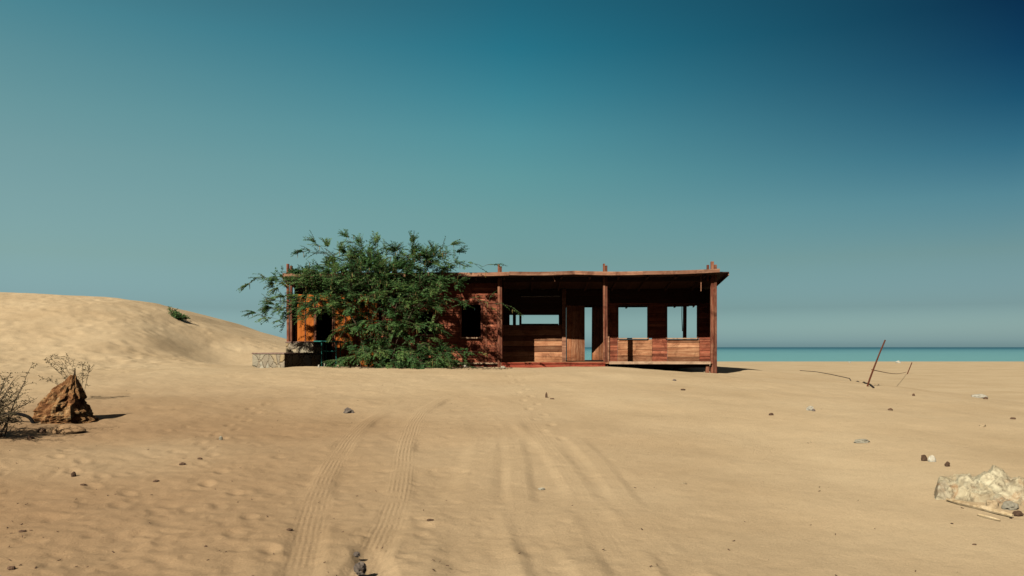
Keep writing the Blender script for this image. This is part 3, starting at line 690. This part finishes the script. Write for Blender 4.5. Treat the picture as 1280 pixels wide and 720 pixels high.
# ---------------------------------------------------------------- the big mesquite tree
def tree():
    rnd = random.Random(11)
    base = Vector((at(478, 460, 24.4).x, 24.4, 0)); base.z = gz(base.x, base.y)
    root = empty('mesquite_tree', base, 'sprawling dark green feathery tree standing in front of the left half of the hut', 'tree')
    # crown volumes: px, py, rx, ry, depth centre, depth half, count
    BL = [(452, 332, 56, 21, 24.9, 1.2, 95), (490, 350, 55, 20, 24.8, 1.3, 75), (440, 345, 52, 18, 24.4, 1.2, 55), (395, 348, 42, 13, 24.4, 1.0, 40), (350, 350, 24, 5, 24.3, .5, 9),
          (398, 374, 48, 16, 24.2, 1.0, 42), (358, 382, 26, 8, 24.2, .6, 9), (470, 372, 75, 20, 24.3, 1.3, 75), (534, 330, 28, 14, 24.8, .9, 36), (556, 352, 24, 9, 24.5, .8, 12),
          (522, 374, 36, 20, 24.2, 1.0, 38), (480, 405, 52, 20, 24.2, 1.1, 42), (522, 408, 32, 18, 24.0, .9, 22), (520, 446, 62, 17, 23.9, .9, 62), (475, 440, 34, 20, 24.0, .9, 26),
          (545, 444, 24, 14, 23.9, .6, 12), (432, 410, 26, 20, 24.3, .6, 7), (428, 452, 22, 10, 24.4, .6, 7), (512, 462, 60, 6, 23.8, .8, 20)]
    pts = []
    for px, py, rx, ry, yc, yh, n in BL:
        for _ in range(n):
            while True:
                a, b, c = rnd.uniform(-1, 1), rnd.uniform(-1, 1), rnd.uniform(-1, 1)
                if a * a + b * b + c * c < 1: break
            Y = yc + c * yh; p = at(px + a * rx, py + b * ry, Y)
            g = gz(p.x, p.y) + .12
            if p.z < g: p.z = g + rnd.random() * .1
            if Y > 25.5 and p.z < 4.0: p.y = 25.4 - rnd.random() * .5
            pts.append(p)
    tips = [(312, 354, 24.2), (322, 347, 24.3), (320, 391, 24.1), (333, 397, 24.0), (350, 400, 24.1), (379, 314, 24.5), (394, 303, 24.6), (435, 297, 24.8), (515, 303, 24.7), (514, 311, 24.7), (563, 306, 24.8), (570, 315, 24.7),
            (600, 335, 24.4), (617, 331, 24.3), (590, 330, 24.6), (612, 372, 24.0), (640, 386, 23.9), (628, 380, 23.9), (596, 440, 23.9), (588, 458, 23.8), (355, 405, 24.0), (345, 375, 24.2), (470, 304, 24.8), (450, 304, 24.8), (485, 311, 24.9)]
    for t in tips:
        q = at(*t); pts.append(q); hub = at(455 if t[0] < 460 else 520, 325 if t[1] < 340 else (375 if t[1] < 420 else 435), 24.4)
        if t[1] > 420: hub = at(540, 440, 23.9)
        for f_ in (.25, .5, .75): pts.append(q.lerp(hub, f_))
    # skeleton: stems, then every point joins the nearest branch
    nodes = []; par = []
    def addn(p, q): nodes.append(Vector(p)); par.append(q); return len(nodes) - 1
    for (bx, by), (tx, ty, tY), bend in (((462, 0), (415, 360, 24.3), .2), ((470, 0), (460, 335, 24.8), -.1), ((478, 0), (500, 345, 24.9), .15), ((486, 0), (545, 340, 24.7), -.2), ((492, 0), (548, 395, 24.0), .2), ((500, 0), (555, 452, 23.8), .1), ((452, 0), (438, 430, 24.2), .1), ((484, 0), (500, 440, 23.7), .0)):
        b = Vector((at(bx, 460, 24.4).x, 24.4 + rnd.uniform(-.15, .15), 0)); b.z = gz(b.x, b.y) - .1; t = at(tx, ty, tY); prev = -1; n = 14
        mid = b.lerp(t, .45) + Vector((bend * 1.5, rnd.uniform(-.2, .2), .25))
        for k in range(n + 1):
            s = k / n; p = b * (1 - s) ** 2 + mid * 2 * s * (1 - s) + t * s * s + Vector((rnd.uniform(-1, 1), rnd.uniform(-1, 1), 0)) * .03 * (1 if 0 < k < n else 0)
            prev = addn(p, prev)
    roots_n = len(nodes)
    pts.sort(key=lambda p: (p - Vector((base.x, base.y, 2.0))).length)
    arr = np.array([tuple(n) for n in nodes]); term = []
    for p in pts:
        d = arr - np.array(tuple(p)); dist = np.sqrt((d ** 2).sum(1)) + np.maximum(0, d[:, 2]) * .9
        j = int(np.argmin(dist)); a = nodes[j]; Ln = (p - a).length; n = max(1, int(Ln / .16)); prev = j
        sag = Vector((0, 0, .10 * Ln)); new = []
        for k in range(1, n + 1):
            s = k / n; q = a.lerp(p, s) + sag * math.sin(s * math.pi) + (Vector((rnd.uniform(-1, 1), rnd.uniform(-1, 1), rnd.uniform(-1, 1))) * .022 if k < n else Vector())
            prev = addn(q, prev); new.append(tuple(q))
        term.append(prev); arr = np.vstack([arr, np.array(new)])
    nn = len(nodes); e = 2.35; acc = [0.0] * nn; kids = [[] for _ in range(nn)]
    for i, q in enumerate(par):
        if q >= 0: kids[q].append(i)
    rad = [0.0] * nn
    for i in range(nn - 1, -1, -1):
        r_ = max(acc[i], .0042 ** e); rad[i] = min(.075, r_ ** (1 / e))
        if par[i] >= 0: acc[par[i]] += r_
    tr = MB()
    for i in range(nn):
        if par[i] == -1 or len(kids[par[i]]) > 1 and kids[par[i]][0] != i:
            chain = [i] if par[i] == -1 else [par[i], i]; c = i
            while kids[c]: c = kids[c][0]; chain.append(c)
            rs = [rad[k] for k in chain]
            if par[i] != -1: rs[0] = min(rs[0], rs[1] * 1.15)
            if len(chain) > 1: tr.tube([nodes[k] - base for k in chain], rs, 6 if max(rs) > .02 else 4, rnd.random())
    tr.build('trunk', M['bark'], root, smooth=True)
    # feathery sprays
    V = []; Fc = []; T = []; PV = MB(); nv = 0
    cen = Vector((base.x, base.y, 2.6))
    def leafquad(p, d, s_, ln, wd, tone):
        nonlocal nv
        q = p + d * ln; m_ = p + d * ln * .5
        V.extend([p - base, m_ + s_ * wd - base, q - base, m_ - s_ * wd - base]); Fc.append((nv, nv + 1, nv + 2, nv + 3)); T.append(tone); nv += 4
    def spray(p, d, ln, tone):
        n = int(ln / .024); d = d.normalized(); side = d.cross(Vector((0, 0, 1)))
        if side.length < .1: side = Vector((1, 0, 0))
        side.normalize(); c = p.copy(); dd = d.copy(); roll = rnd.uniform(-.5, .5)
        pts_ = [c.copy()]
        for k in range(n):
            dd = (dd + Vector((0, 0, -.035)) + Vector((rnd.uniform(-1, 1), rnd.uniform(-1, 1), rnd.uniform(-1, 1))) * .06).normalized(); c = c + dd * .024
            if k % 4 == 0: pts_.append(c.copy())
            for sg in (-1, 1):
                if rnd.random() < .15: continue
                ax = (side * sg * .8 + dd * .45 + Vector((0, 0, rnd.uniform(-.55, .25) + roll * sg * .4))).normalized()
                nrm = ax.cross(dd)
                if nrm.length < .05: nrm = Vector((0, 0, 1))
                wv = nrm.cross(ax).normalized() * .4 + Vector((rnd.uniform(-1, 1), rnd.uniform(-1, 1), rnd.uniform(-1, 1))) * .45
                l_ = rnd.uniform(.05, .095) * (1 - .4 * k / n)
                leafquad(c, ax, wv.normalized(), l_, rnd.uniform(.010, .016), min(1, max(0, tone + rnd.uniform(-.2, .2))))
        return pts_
    twg = MB()
    for i in range(roots_n, nn):
        if rad[i] > .024: continue
        tm = not kids[i]; m_ = 13 if tm else rnd.choice((3, 4, 5, 5))
        if nodes[i].x > -1.35: m_ = 3 if tm else 1
        hd = nodes[i] - nodes[par[i]]; out = Vector((nodes[i].x - cen.x, nodes[i].y - cen.y, (nodes[i].z - cen.z) * .5)).normalized()
        bt = rnd.choice((.25, .45, .45, .6, .75)) 
        for k in range(m_):
            d = hd.normalized() * (.9 if tm else .2) + out * .5 + Vector((rnd.uniform(-1, 1), rnd.uniform(-1, 1), rnd.uniform(-.6, .6))) * (.55 if tm else .9)
            if nodes[i].z > 3.6: d.z += .1
            pp = spray(nodes[i], d, rnd.uniform(.24, .46), bt)
            twg.tube([q - base for q in pp], [.004] * (len(pp) - 1) + [.002], 3, .5, cap=False)
            if rnd.random() < .075:
                q = rnd.choice(pp); b_ = q - base; l_ = rnd.uniform(.10, .2); dx = rnd.uniform(-.03, .03)
                PV.tube([b_, b_ + Vector((dx, 0, -l_ * .5)), b_ + Vector((dx * .3, .01, -l_))], [.009, .011, .005], 4, rnd.random())
    twg.build('twigs', M['bark'], root)['kind'] = 'stuff'
    me = bpy.data.meshes.new('crown'); me.from_pydata([tuple(v) for v in V], [], Fc)
    a_ = me.attributes.new('tone', 'FLOAT', 'FACE'); a_.data.foreach_set('value', np.array(T, dtype=np.float32)); me.materials.append(M['leaf'])
    o = bpy.data.objects.new('crown', me); COL.objects.link(o); o.parent = root
    PV.build('seed_pods', M['pod'], root)['kind'] = 'stuff'
    print('tree nodes', nn, 'leaves', len(Fc))
tree()

# ---------------------------------------------------------------- small bushes
def bush(name, label, cat, base, stems, leafmat_, rnd, leaf_l=.05, leaf_w=.012, dens=.8, r0=.008):
    "stems: list of point lists; leaves along the outer part of each"
    root = empty(name, base, label, cat); t = MB(); lf = MB()
    for pts in stems:
        # subdivide
        pp = []
        for a, b in zip(pts, pts[1:]):
            for k in range(6): pp.append(a.lerp(b, k / 6) + Vector((rnd.uniform(-1, 1), rnd.uniform(-1, 1), rnd.uniform(-1, 1))) * .008)
        pp.append(pts[-1]); n = len(pp)
        t.tube([p - base for p in pp], [r0 * (1 - .8 * k / n) for k in range(n)], 5, rnd.random())
        for k in range(int(n * .35), n):
            for _ in range(3):
                if rnd.random() > dens: continue
                d = Vector((rnd.uniform(-1, 1), rnd.uniform(-1, 1), rnd.uniform(-.4, .9))).normalized(); tw = pp[k] - base
                L_ = rnd.uniform(.05, .16)
                t.tube([tw, tw + d * L_], [.0025, .0015], 3, .4, cap=False)
                for q in range(5):
                    c = tw + d * L_ * (q + 1) / 5; e = (d.cross(Vector((rnd.uniform(-1, 1), rnd.uniform(-1, 1), 1))).normalized() * rnd.choice((-1, 1)) + d * .5).normalized() * leaf_l * rnd.uniform(.6, 1.1)
                    s = e.cross(Vector((rnd.uniform(-1, 1), rnd.uniform(-1, 1), rnd.uniform(-1, 1)))).normalized() * leaf_w
                    lf.add([c, c + e * .5 + s, c + e, c + e * .5 - s], [(0, 1, 2, 3)], rnd.random())
    t.build('stems', M['twig'], root); lf.build('leaves', leafmat_, root)
rnd = random.Random(5)
# dry shrub at the left edge of the picture
b = ground(-22, 548); st = []
for i in range(60):
    tx = rnd.uniform(-60, 30); ty = rnd.uniform(462, 530) if tx > -20 else rnd.uniform(440, 520)
    if i == 0: tx, ty = 38, 460
    if i == 1: tx, ty = 47, 497
    if i == 2: tx, ty = 26, 512
    if i == 3: tx, ty = 34, 480
    p0 = b + Vector((rnd.uniform(-.2, .2), rnd.uniform(-.2, .2), -.03)); Y = b.y + rnd.uniform(-.5, .6); p2 = at(tx, ty, Y)
    st.append([p0, p0.lerp(p2, .5) + Vector((rnd.uniform(-.06, .06), 0, .12)), p2])
bush('dry_shrub', 'sparse grey-green thorny shrub cut by the left edge beside the brown mound', 'shrub', b, st, M['dryleaf'], rnd, dens=.62, leaf_l=.035, leaf_w=.007, r0=.011)
b = ground(84, 505); b.y += .5; b.z = gz(b.x, b.y); st = []
for tx, ty in ((56, 450), (63, 447), (73, 446), (84, 447), (52, 473), (103, 453), (112, 458)):
    p2 = at(tx, ty, b.y + rnd.uniform(-.1, .2)); st.append([b + Vector((rnd.uniform(-.05, .05), 0, -.03)), b.lerp(p2, .6) + Vector((.02, 0, .05)), p2])
bush('desert_sprig', 'thin feathery sprig rising behind the top of the brown mound', 'plant', b, st, M['dryleaf'], rnd, dens=.75, leaf_l=.035, leaf_w=.008, r0=.006)
g = ground(222, 399); b = Vector((g.x, min(g.y, 38.5), 0)); b.z = gz(b.x, b.y); st = []
for i in range(26):
    p2 = b + Vector((rnd.uniform(-.45, .5), rnd.uniform(-.3, .3), 0)); p2.z = gz(p2.x, p2.y) + rnd.uniform(.1, .34); st.append([b + Vector((rnd.uniform(-.25, .25), 0, 0)), p2])
bush('dune_bush', 'low dark green bush on the crest of the sand dune', 'bush', b, st, M['leaf'], rnd, leaf_l=.06, leaf_w=.025, dens=.9)

# ---------------------------------------------------------------- brown mound at left
g = ground(80, 531)
def mound():
    b = Vector((at(79, 500, g.y + .35).x, g.y + .35, 0)); b.z = gz(b.x, b.y); s = b.y / F
    root = empty('earth_mound', b, 'jagged orange-brown conical mound of baked earth on the sand at left', 'mound')
    prof = [(0, 1.0), (.18, .97), (.38, .86), (.58, .66), (.78, .42), (.92, .22), (1.0, .10)]   # height, half width
    m = MB(); n = 56; mr = 44; vs = []; W = 37 * s * .98; Hh = 63 * s
    for i in range(mr + 1):
        h = i / mr; wd = np.interp(h, [p[0] for p in prof], [p[1] for p in prof]); cx = .36 * h ** 1.3
        for k in range(n):
            a = 2 * math.pi * k / n; dx, dy = math.cos(a), math.sin(a)
            if dx > 0: wx = (1 - h) * .95 + .08 + (.0)      # the straight right flank
            else: wx = wd
            q = Vector((dx * 1.3, dy * 1.3, h * 1.9)); d = 1 + .24 * mnoise.fractal(q * 1.8, .8, 2.2, 6) + .13 * mnoise.noise(q * 4.2) * (1 if dx < .6 else .4)
            d += .05 * (mnoise.cell(Vector((q.x * 2, q.y * 2, q.z * 5))) - .5)
            vs.append(Vector(((cx + dx * wx * d) * W, dy * wd * d * W * .8, (h * Hh) * (1 + .03 * mnoise.noise(q * 3)) - .08)))
    fs = [(i * n + k, i * n + (k + 1) % n, (i + 1) * n + (k + 1) % n, (i + 1) * n + k) for i in range(mr) for k in range(n)] + [tuple(mr * n + k for k in range(n))]
    m.add(vs, fs, .5)
    mt, N_, L_, P_ = newmat('baked_earth'); tcn = N_.new('ShaderNodeTexCoord')
    n1 = noise(N_, L_, tcn.outputs['Object'], 4.5, 10, .78, 1.5); r1 = ramp(N_, [(.32, (.06, .025, .012)), (.42, (.20, .085, .036)), (.50, (.37, .18, .075)), (.57, (.46, .28, .13)), (.66, (.52, .40, .25))]); L_.new(n1.outputs[0], r1.inputs[0])
    n2 = noise(N_, L_, tcn.outputs['Object'], 14, 8, .75, .5); r2 = ramp(N_, [(.36, .25), (.5, .95), (.66, 1.3)]); L_.new(n2.outputs[0], r2.inputs[0])
    L_.new(mixc(N_, L_, 1.0, r1.outputs[0], r2.outputs[0], 'MULTIPLY'), P_.inputs['Base Color']); P_.inputs['Roughness'].default_value = 1; P_.inputs['Specular IOR Level'].default_value = .05
    b0 = N_.new('ShaderNodeBump'); b0.inputs['Strength'].default_value = 1; b0.inputs['Distance'].default_value = .05; L_.new(n2.outputs[0], b0.inputs['Height']); L_.new(b0.outputs[0], P_.inputs['Normal'])
    m.build('mound_body', mt, root)
    st = MB(); pk = Vector((.36 * W + .01, 0, Hh - .1)); st.tube([pk, pk + Vector((.008, 0, .07)), pk + Vector((.012, 0, .13))], [.02, .014, .007], 6, .2); st.build('stake', M['bark'], root)
mound()
stone(85, 541, 44, 15, 'sand', 'rounded pale sandy lump against the front foot of the brown mound', 'stone', seed=4, amp=.16, sharp=False, sub=3, d_=26)
stone(53, 541, 12, 9, 'stone_dark', 'small dark clod at the left foot of the brown mound', 'clod')
stone(38, 549, 9, 6, 'stone_dark', 'dark clod in the shade of the left shrub', 'clod')
# bent black pipe
p = MB(); pg = [(-30, 545), (-12, 527), (0, 519), (14, 516.5), (28, 518), (38, 522), (43, 527)]; Yp = ground(43, 529).y - .05
pp = [at(a, c, Yp) for a, c in pg]; pp[-1].z = gz(pp[-1].x, pp[-1].y) - .02
q = []
for i in range(len(pp) - 1):
    for k in range(4): q.append(pp[i].lerp(pp[i + 1], k / 4))
q.append(pp[-1]); 
for _ in range(3): q = [q[0]] + [(q[i - 1] + q[i] * 2 + q[i + 1]) / 4 for i in range(1, len(q) - 1)] + [q[-1]]
q.append(q[-1] + Vector((.03, 0, -.08)))
p.tube(q, .026, 10, .5); tag(p.build('bent_pipe', M['pipe'], smooth=True), 'black rubber pipe arching over the sand left of the brown mound', 'pipe')

# ---------------------------------------------------------------- poles and cable at right
def pole(px0, py0, px1, py1, w_, name, label, Y=None, dy=.0, bend=.0):
    g = ground(px0, py0) if Y is None else Vector(((px0 - 640) * Y / F, Y, 0))
    a = Vector((g.x, g.y, gz(g.x, g.y) - .15)); t = at(px1, py1, g.y + dy); m = MB()
    mid = a.lerp(t, .5) + Vector((bend, 0, 0)); m.tube([a, a.lerp(mid, .5) + Vector((bend * .4, 0, 0)), mid, mid.lerp(t, .5) + Vector((bend * .3, 0, 0)), t], [w_, w_ * 1.1, w_, w_ * .9, w_ * .9], 8, .5)
    return tag(m.build(name, M['rust'], smooth=False), label, 'pole'), g
po, g1 = pole(1082, 483, 1106.5, 425, .024, 'leaning_pole', 'long thin rusty pole leaning to the right out of the sand near the beach', bend=-.02)
po2, g2 = pole(1133, 465, 1140, 453, .035, 'leaning_stake', 'short rusty stake leaning in the sand beyond the long pole', Y=56)
def cable(pts, r, name, label, mat='black', lift=.5):
    m = MB(); m.tube([Vector((x, y, gz(x, y) + r * lift)) for x, y in pts], r, 6, .5); return tag(m.build(name, M[mat]), label, 'cable')
def gpath(pix, n=10):
    P = [ground(*p) for p in pix]; out = []
    for a, b in zip(P, P[1:]):
        for k in range(n): c = a.lerp(b, k / n); out.append((c.x, c.y))
    out.append((P[-1].x, P[-1].y)); return out
cable(gpath([(1092, 485), (1080, 478.5), (1062, 473.5), (1040, 468.5), (1020, 465), (1000, 463.5)]), .028, 'buried_cable', 'dark cable lying across the sand from the foot of the long leaning pole')
m = MB(); a = at(1089.5, 462, g1.y); b = at(1133, 465, 56); m.tube([a.lerp(b, k / 8) - Vector((0, 0, .12 * math.sin(k / 8 * math.pi))) for k in range(9)], .012, 5, .5)
tag(m.build('slack_wire', M['rust']), 'thin slack wire strung between the long leaning pole and the short stake', 'wire')

# ---------------------------------------------------------------- stones and litter, one by one
S = stone
S(436, 516, 15, 8, 'stone_grey', 'grey stone alone on the sand below the hut steps', seed=2, amp=.35)
S(450, 713, 19, 15, 'stone_grey', 'grey blocky stone beside the tyre tracks at the bottom edge', seed=9, amp=.3, d_=15)
S(446, 694, 9, 6, 'stone_grey', 'small dark stone just behind the blocky grey one in the tyre tracks', seed=3)
S(683, 497, 3.5, 9, 'stone_dark', 'tiny dark upright stub in the sand below the open porch', 'stub', amp=.2)
S(690, 499, 6, 2, 'stone_dark', 'small dark sliver right of the upright stub', 'chip')
S(964, 519, 7, 4, 'stone_dark', 'dark brown pebble left of the white fragment on the open sand', 'pebble')
S(1013, 513, 11, 7, 'white_shell', 'white pointed fragment on the open sand right of the hut', 'stone', seed=13, amp=.5)
S(1017, 514, 5, 4, 'stone_grey', 'small grey pebble touching the white pointed fragment', 'pebble')
S(1113, 513, 7, 4, 'stone_dark', 'dark pebble on the sand below the leaning pole', 'pebble')
S(1142, 495, 4, 4, 'stone_dark', 'tiny dark pebble near the sand crest right of the leaning pole', 'pebble')
S(1224, 497, 23, 6, 'white_shell', 'flat white slab lying on the sand crest at far right', 'stone', amp=.2, d_=14)
S(1232, 499, 6, 4, 'stone_dark', 'small dark pebble at the right end of the flat white slab', 'pebble')
S(1266, 524, 8, 3, 'stone_dark', 'thin dark chip near the right edge below the sand crest', 'chip')
S(1228, 533, 9, 5, 'stone_tan', 'pale tan pebble below the flat white slab at right', 'pebble')
S(1077, 553, 24, 6, 'stone_pale', 'long flat pale stone on the sand left of the white outcrop', 'stone', amp=.22, d_=16, rz=.15, seed=31)
S(1155, 576, 9, 10, 'stone_dark', 'dark brown stone touching the round white one', 'stone', amp=.3)
S(1165, 577, 11, 10, 'white_shell', 'round white stone at the upper left of the white outcrop', 'stone', amp=.12)
S(1184, 583, 7, 8, 'stone_dark', 'small brown stone behind the left end of the white outcrop', 'stone')
S(854, 488, 7, 3, 'stone_dark', 'small dark chip below the right window of the porch', 'chip')
S(843, 476, 6, 3, 'stone_grey', 'small grey chip close in front of the right end of the porch', 'chip')
S(855, 605, 8, 3, 'stone_tan', 'pale low pebble in the middle of the empty sand at right', 'pebble')
S(677, 612, 9, 3, 'stone_pale', 'flat pale chip between the two right tyre tracks', 'chip')
S(538, 651, 12, 3, 'stone_dark', 'thin dark chip right of the treaded tyre track', 'chip')
S(92, 596, 7, 9, 'stone_dark', 'upright dark clod on the left foreground sand', 'clod')
S(104, 607, 8, 3, 'stone_dark', 'flat dark clod just below the upright one', 'clod')
S(228, 581, 9, 4, 'stone_dark', 'dark clod in the trodden sand between mound and tracks', 'clod')
S(250, 574, 7, 3, 'stone_dark', 'small dark clod up right of the trodden one', 'clod')
S(195, 602, 9, 3, 'stone_dark', 'thin dark chip in the middle of the left foreground', 'chip')
S(257, 684, 4, 3, 'stone_dark', 'tiny dark pebble low on the left foreground sand', 'pebble')
S(14, 711, 11, 5, 'stone_dark', 'dark clod in the bottom left corner', 'clod')
S(28, 665, 11, 3, 'stone_dark', 'thin dark chip near the left edge above the corner clod', 'chip')
S(362, 663, 9, 3, 'stone_dark', 'thin dark chip on the left rim of the leftmost tyre track', 'chip')
S(276, 549, 6, 5, 'stone_pale', 'small pale pebble in the sand right of the mound', 'pebble')
S(1062, 452.2, 4, 2, 'white_shell', 'tiny white speck of stone on the far beach edge left of the leaning pole', 'stone', Y=100)
S(1123, 452, 7, 4, 'white_shell', 'larger white lump on the far beach edge behind the leaning pole', 'stone', Y=98)
S(1190, 655, 4, 2, 'stone_dark', 'tiny dark chip below the bleached stick', 'chip')
S(1218, 681, 6, 2, 'stone_dark', 'small dark chip under the outcrop near the lower right corner', 'chip')
S(582, 464, 6, 4, 'white_shell', 'small white pebble at the right foot of the big tree', 'pebble', Y=24.8)
S(629, 461, 8, 4, 'stone_pale', 'pale pebble at the foot of the post left of the porch', 'pebble', Y=25.6)

# ---------------------------------------------------------------- white outcrop at right
def outcrop():
    import bmesh
    c = ground(1228, 622); s = c.y / F
    root = empty('limestone_outcrop', c, 'knobbly whitish limestone outcrop with rusty stains at the right edge', 'rock')
    rn = random.Random(21)
    # a continuous craggy body made from a grid with lumps; profile from the photograph
    nx, ny = 150, 90; x0, x1 = -85 * s, 95 * s; y0, y1 = -.42, .62; vs = []
    prof = [(1166, 0), (1174, .13), (1188, .17), (1203, .19), (1216, .17), (1228, .24), (1240, .31), (1254, .29), (1264, .20), (1285, .16), (1300, .14), (1323, 0)]
    lum = [(rn.uniform(x0, x1), rn.uniform(y0 * .8, y1 * .8), rn.uniform(.03, .13), rn.uniform(.2, 1.0)) for _ in range(230)]
    lx = np.array(lum)
    for i in range(nx):
        for j in range(ny):
            x = x0 + (x1 - x0) * i / (nx - 1); y = y0 + (y1 - y0) * j / (ny - 1)
            pxx = 640 + (c.x + x) / (c.y + y) * F; hp = np.interp(pxx, [p[0] for p in prof], [p[1] for p in prof])
            front = -.04 - .30 * max(0, (pxx - 1185) / 100); t = (y - front) / .13; back = (front + .46 - y) / .2
            env = max(0, min(1, t)) ** .6 * max(0, min(1, back)) ** .5 * min(1, hp / .10)
            d2 = ((x - lx[:, 0]) ** 2 + (y - lx[:, 1]) ** 2) / lx[:, 2] ** 2
            lump = float(np.max(np.sqrt(np.maximum(0, 1 - d2)) * lx[:, 2] * lx[:, 3]))
            q = Vector((x * 9, y * 9, 2)); n = mnoise.fractal(q, .8, 2.1, 5)
            q2 = Vector((x * 22, y * 22, 5)); z = env * (hp * .80 + lump * 1.0 + 0.028 * n + .012 * mnoise.cell(q2) + .02 * abs(mnoise.noise(q2))) * (.85) - .03 * (1 - env)
            gx = c.x + x; vs.append(Vector((x + .012 * mnoise.noise(q * 1.5), y + .012 * mnoise.noise(q * 1.5 + Vector((5, 5, 5))), z + gz(gx, c.y + y) - c.z - (.10 if env <= .02 else 0))))
    fs = [(i * ny + j, (i + 1) * ny + j, (i + 1) * ny + j + 1, i * ny + j + 1) for i in range(nx - 1) for j in range(ny - 1)]
    m = MB(); m.add(vs, fs, .6)
    mt, N_, L_, P_ = newmat('stained_limestone'); tcn = N_.new('ShaderNodeTexCoord')
    n1 = noise(N_, L_, tcn.outputs['Object'], 11, 8, .7, .6); r1 = ramp(N_, [(.28, (.20, .15, .10)), (.40, (.44, .38, .27)), (.55, (.60, .54, .39)), (.75, (.72, .67, .51))]); L_.new(n1.outputs[0], r1.inputs[0])
    n2 = noise(N_, L_, tcn.outputs['Object'], 3.4, 6, .7, .8); r2 = ramp(N_, [(.52, 0.0), (.64, .75)]); L_.new(n2.outputs[0], r2.inputs[0])
    sp = N_.new('ShaderNodeSeparateXYZ'); L_.new(tcn.outputs['Object'], sp.inputs[0]); lo = N_.new('ShaderNodeMapRange'); L_.new(sp.outputs[2], lo.inputs[0]); lo.inputs[1].default_value = .36; lo.inputs[2].default_value = .10
    f_ = mth(N_, L_, 'MULTIPLY', r2.outputs[0], lo.outputs[0])
    vn = N_.new('ShaderNodeVectorMath'); vn.operation = 'MULTIPLY_ADD'; L_.new(n1.outputs[1], vn.inputs[0]); vn.inputs[1].default_value = (.28,) * 3; L_.new(tcn.outputs['Object'], vn.inputs[2])
    vo = N_.new('ShaderNodeTexVoronoi'); vo.inputs['Scale'].default_value = 7; L_.new(vn.outputs[0], vo.inputs['Vector']); vx = N_.new('ShaderNodeSeparateColor'); L_.new(vo.outputs['Color'], vx.inputs[0])
    vt = ramp(N_, [(0, (.74, .72, .70)), (.3, (.92, .84, .72)), (.6, (1.0, .97, .88)), (1, (1.12, 1.1, 1.02))]); L_.new(vx.outputs[0], vt.inputs[0])
    ve = N_.new('ShaderNodeTexVoronoi'); ve.feature = 'DISTANCE_TO_EDGE'; ve.inputs['Scale'].default_value = 7; L_.new(vn.outputs[0], ve.inputs['Vector']); vr = ramp(N_, [(0, .0), (.12, .8), (.4, 1.0)]); L_.new(ve.outputs['Distance'], vr.inputs[0])
    cc = mixc(N_, L_, .85, mixc(N_, L_, f_, r1.outputs[0], (.40, .22, .11)), vt.outputs[0], 'MULTIPLY')
    bv = N_.new('ShaderNodeBump'); bv.inputs['Strength'].default_value = .5; bv.inputs['Distance'].default_value = .02; L_.new(vr.outputs[0], bv.inputs['Height'])
    L_.new(cc, P_.inputs['Base Color']); P_.inputs['Roughness'].default_value = 1; P_.inputs['Specular IOR Level'].default_value = .1
    b0 = N_.new('ShaderNodeBump'); b0.inputs['Strength'].default_value = .8; b0.inputs['Distance'].default_value = .03; L_.new(n1.outputs[0], b0.inputs['Height']); L_.new(bv.outputs[0], b0.inputs['Normal']); L_.new(b0.outputs[0], P_.inputs['Normal'])
    m.build('rock_body', mt, root, smooth=True)
outcrop()
S(1240, 634, 20, 12, 'stone_tan', 'tan stone wedged at the front foot of the white outcrop', 'stone', seed=41, d_=14)
S(1262, 636, 22, 13, 'stone_pale', 'pale stone at the front right foot of the white outcrop', 'stone', seed=43)
S(1272, 645, 14, 9, 'stone_dark', 'brown stone at the right end of the bleached stick', 'stone', seed=45)
a = ground(1183, 627); b = ground(1266, 648); m = MB()
m.tube([Vector((p.x, p.y, gz(p.x, p.y) + .022)) for p in [a.lerp(b, k / 9) for k in range(10)]], [.010, .018, .022, .024, .026, .026, .024, .022, .020, .016], 8, .6)
M['bleach'] = wood('bleached_wood', (.42, .30, .17), (.60, .47, .28), (.74, .62, .42), 1.0, 'x')
tag(m.build('driftwood_stick', M['bleach']), 'straight bleached stick lying in front of the white outcrop', 'stick')
a = ground(1222, 645); b = ground(1250, 652); m = MB(); m.tube([Vector((p.x, p.y, gz(p.x, p.y) + .012)) for p in [a.lerp(b, k / 4) for k in range(5)]], [.008, .014, .014, .012, .008], 6, .6)
tag(m.build('driftwood_splinter', M['bleach']), 'short bleached splinter just below the long stick', 'splinter')

# fine litter nobody could count
lt = MB(); rl = random.Random(77)
for i in range(380):
    py = 455 + 265 * rl.random() ** 1.2; px = rl.uniform(-20, 1300)
    if px > 600 and rl.random() < .6: continue
    if py < 470: continue
    Y = 1.25 * F / (py - HOR + 6); x = (px - 640) / F * Y
    if Y > 24.5: continue
    z = gz(x, Y); l_ = rl.uniform(.004, .013); a = rl.uniform(0, 3.1); d = Vector((math.cos(a), math.sin(a), rl.uniform(-.1, .3))) * l_
    lt.bar(Vector((x, Y, z + .004)) - d, Vector((x, Y, z + .006)) + d, l_ * .6, l_ * .4, rl.random())
tag(lt.build('sand_litter', M['stone_dark']), 'tiny dark twig and shell bits scattered over the sand', 'litter', kind='stuff')
lt = MB()
for i in range(420):   # leaf litter under the tree
    x = rl.uniform(X(440, 24), X(640, 24)); Y = rl.uniform(23.3, 25.8); z = gz(x, Y); l_ = rl.uniform(.015, .045); a = rl.uniform(0, 3.1)
    d = Vector((math.cos(a), math.sin(a), rl.uniform(-.1, .4))) * l_; lt.bar(Vector((x, Y, z + .008)) - d, Vector((x, Y, z + .01)) + d, l_ * .5, l_ * .3, rl.random())
tag(lt.build('leaf_litter', M['twig']), 'dry twigs and leaf litter under the big tree', 'litter', kind='stuff')
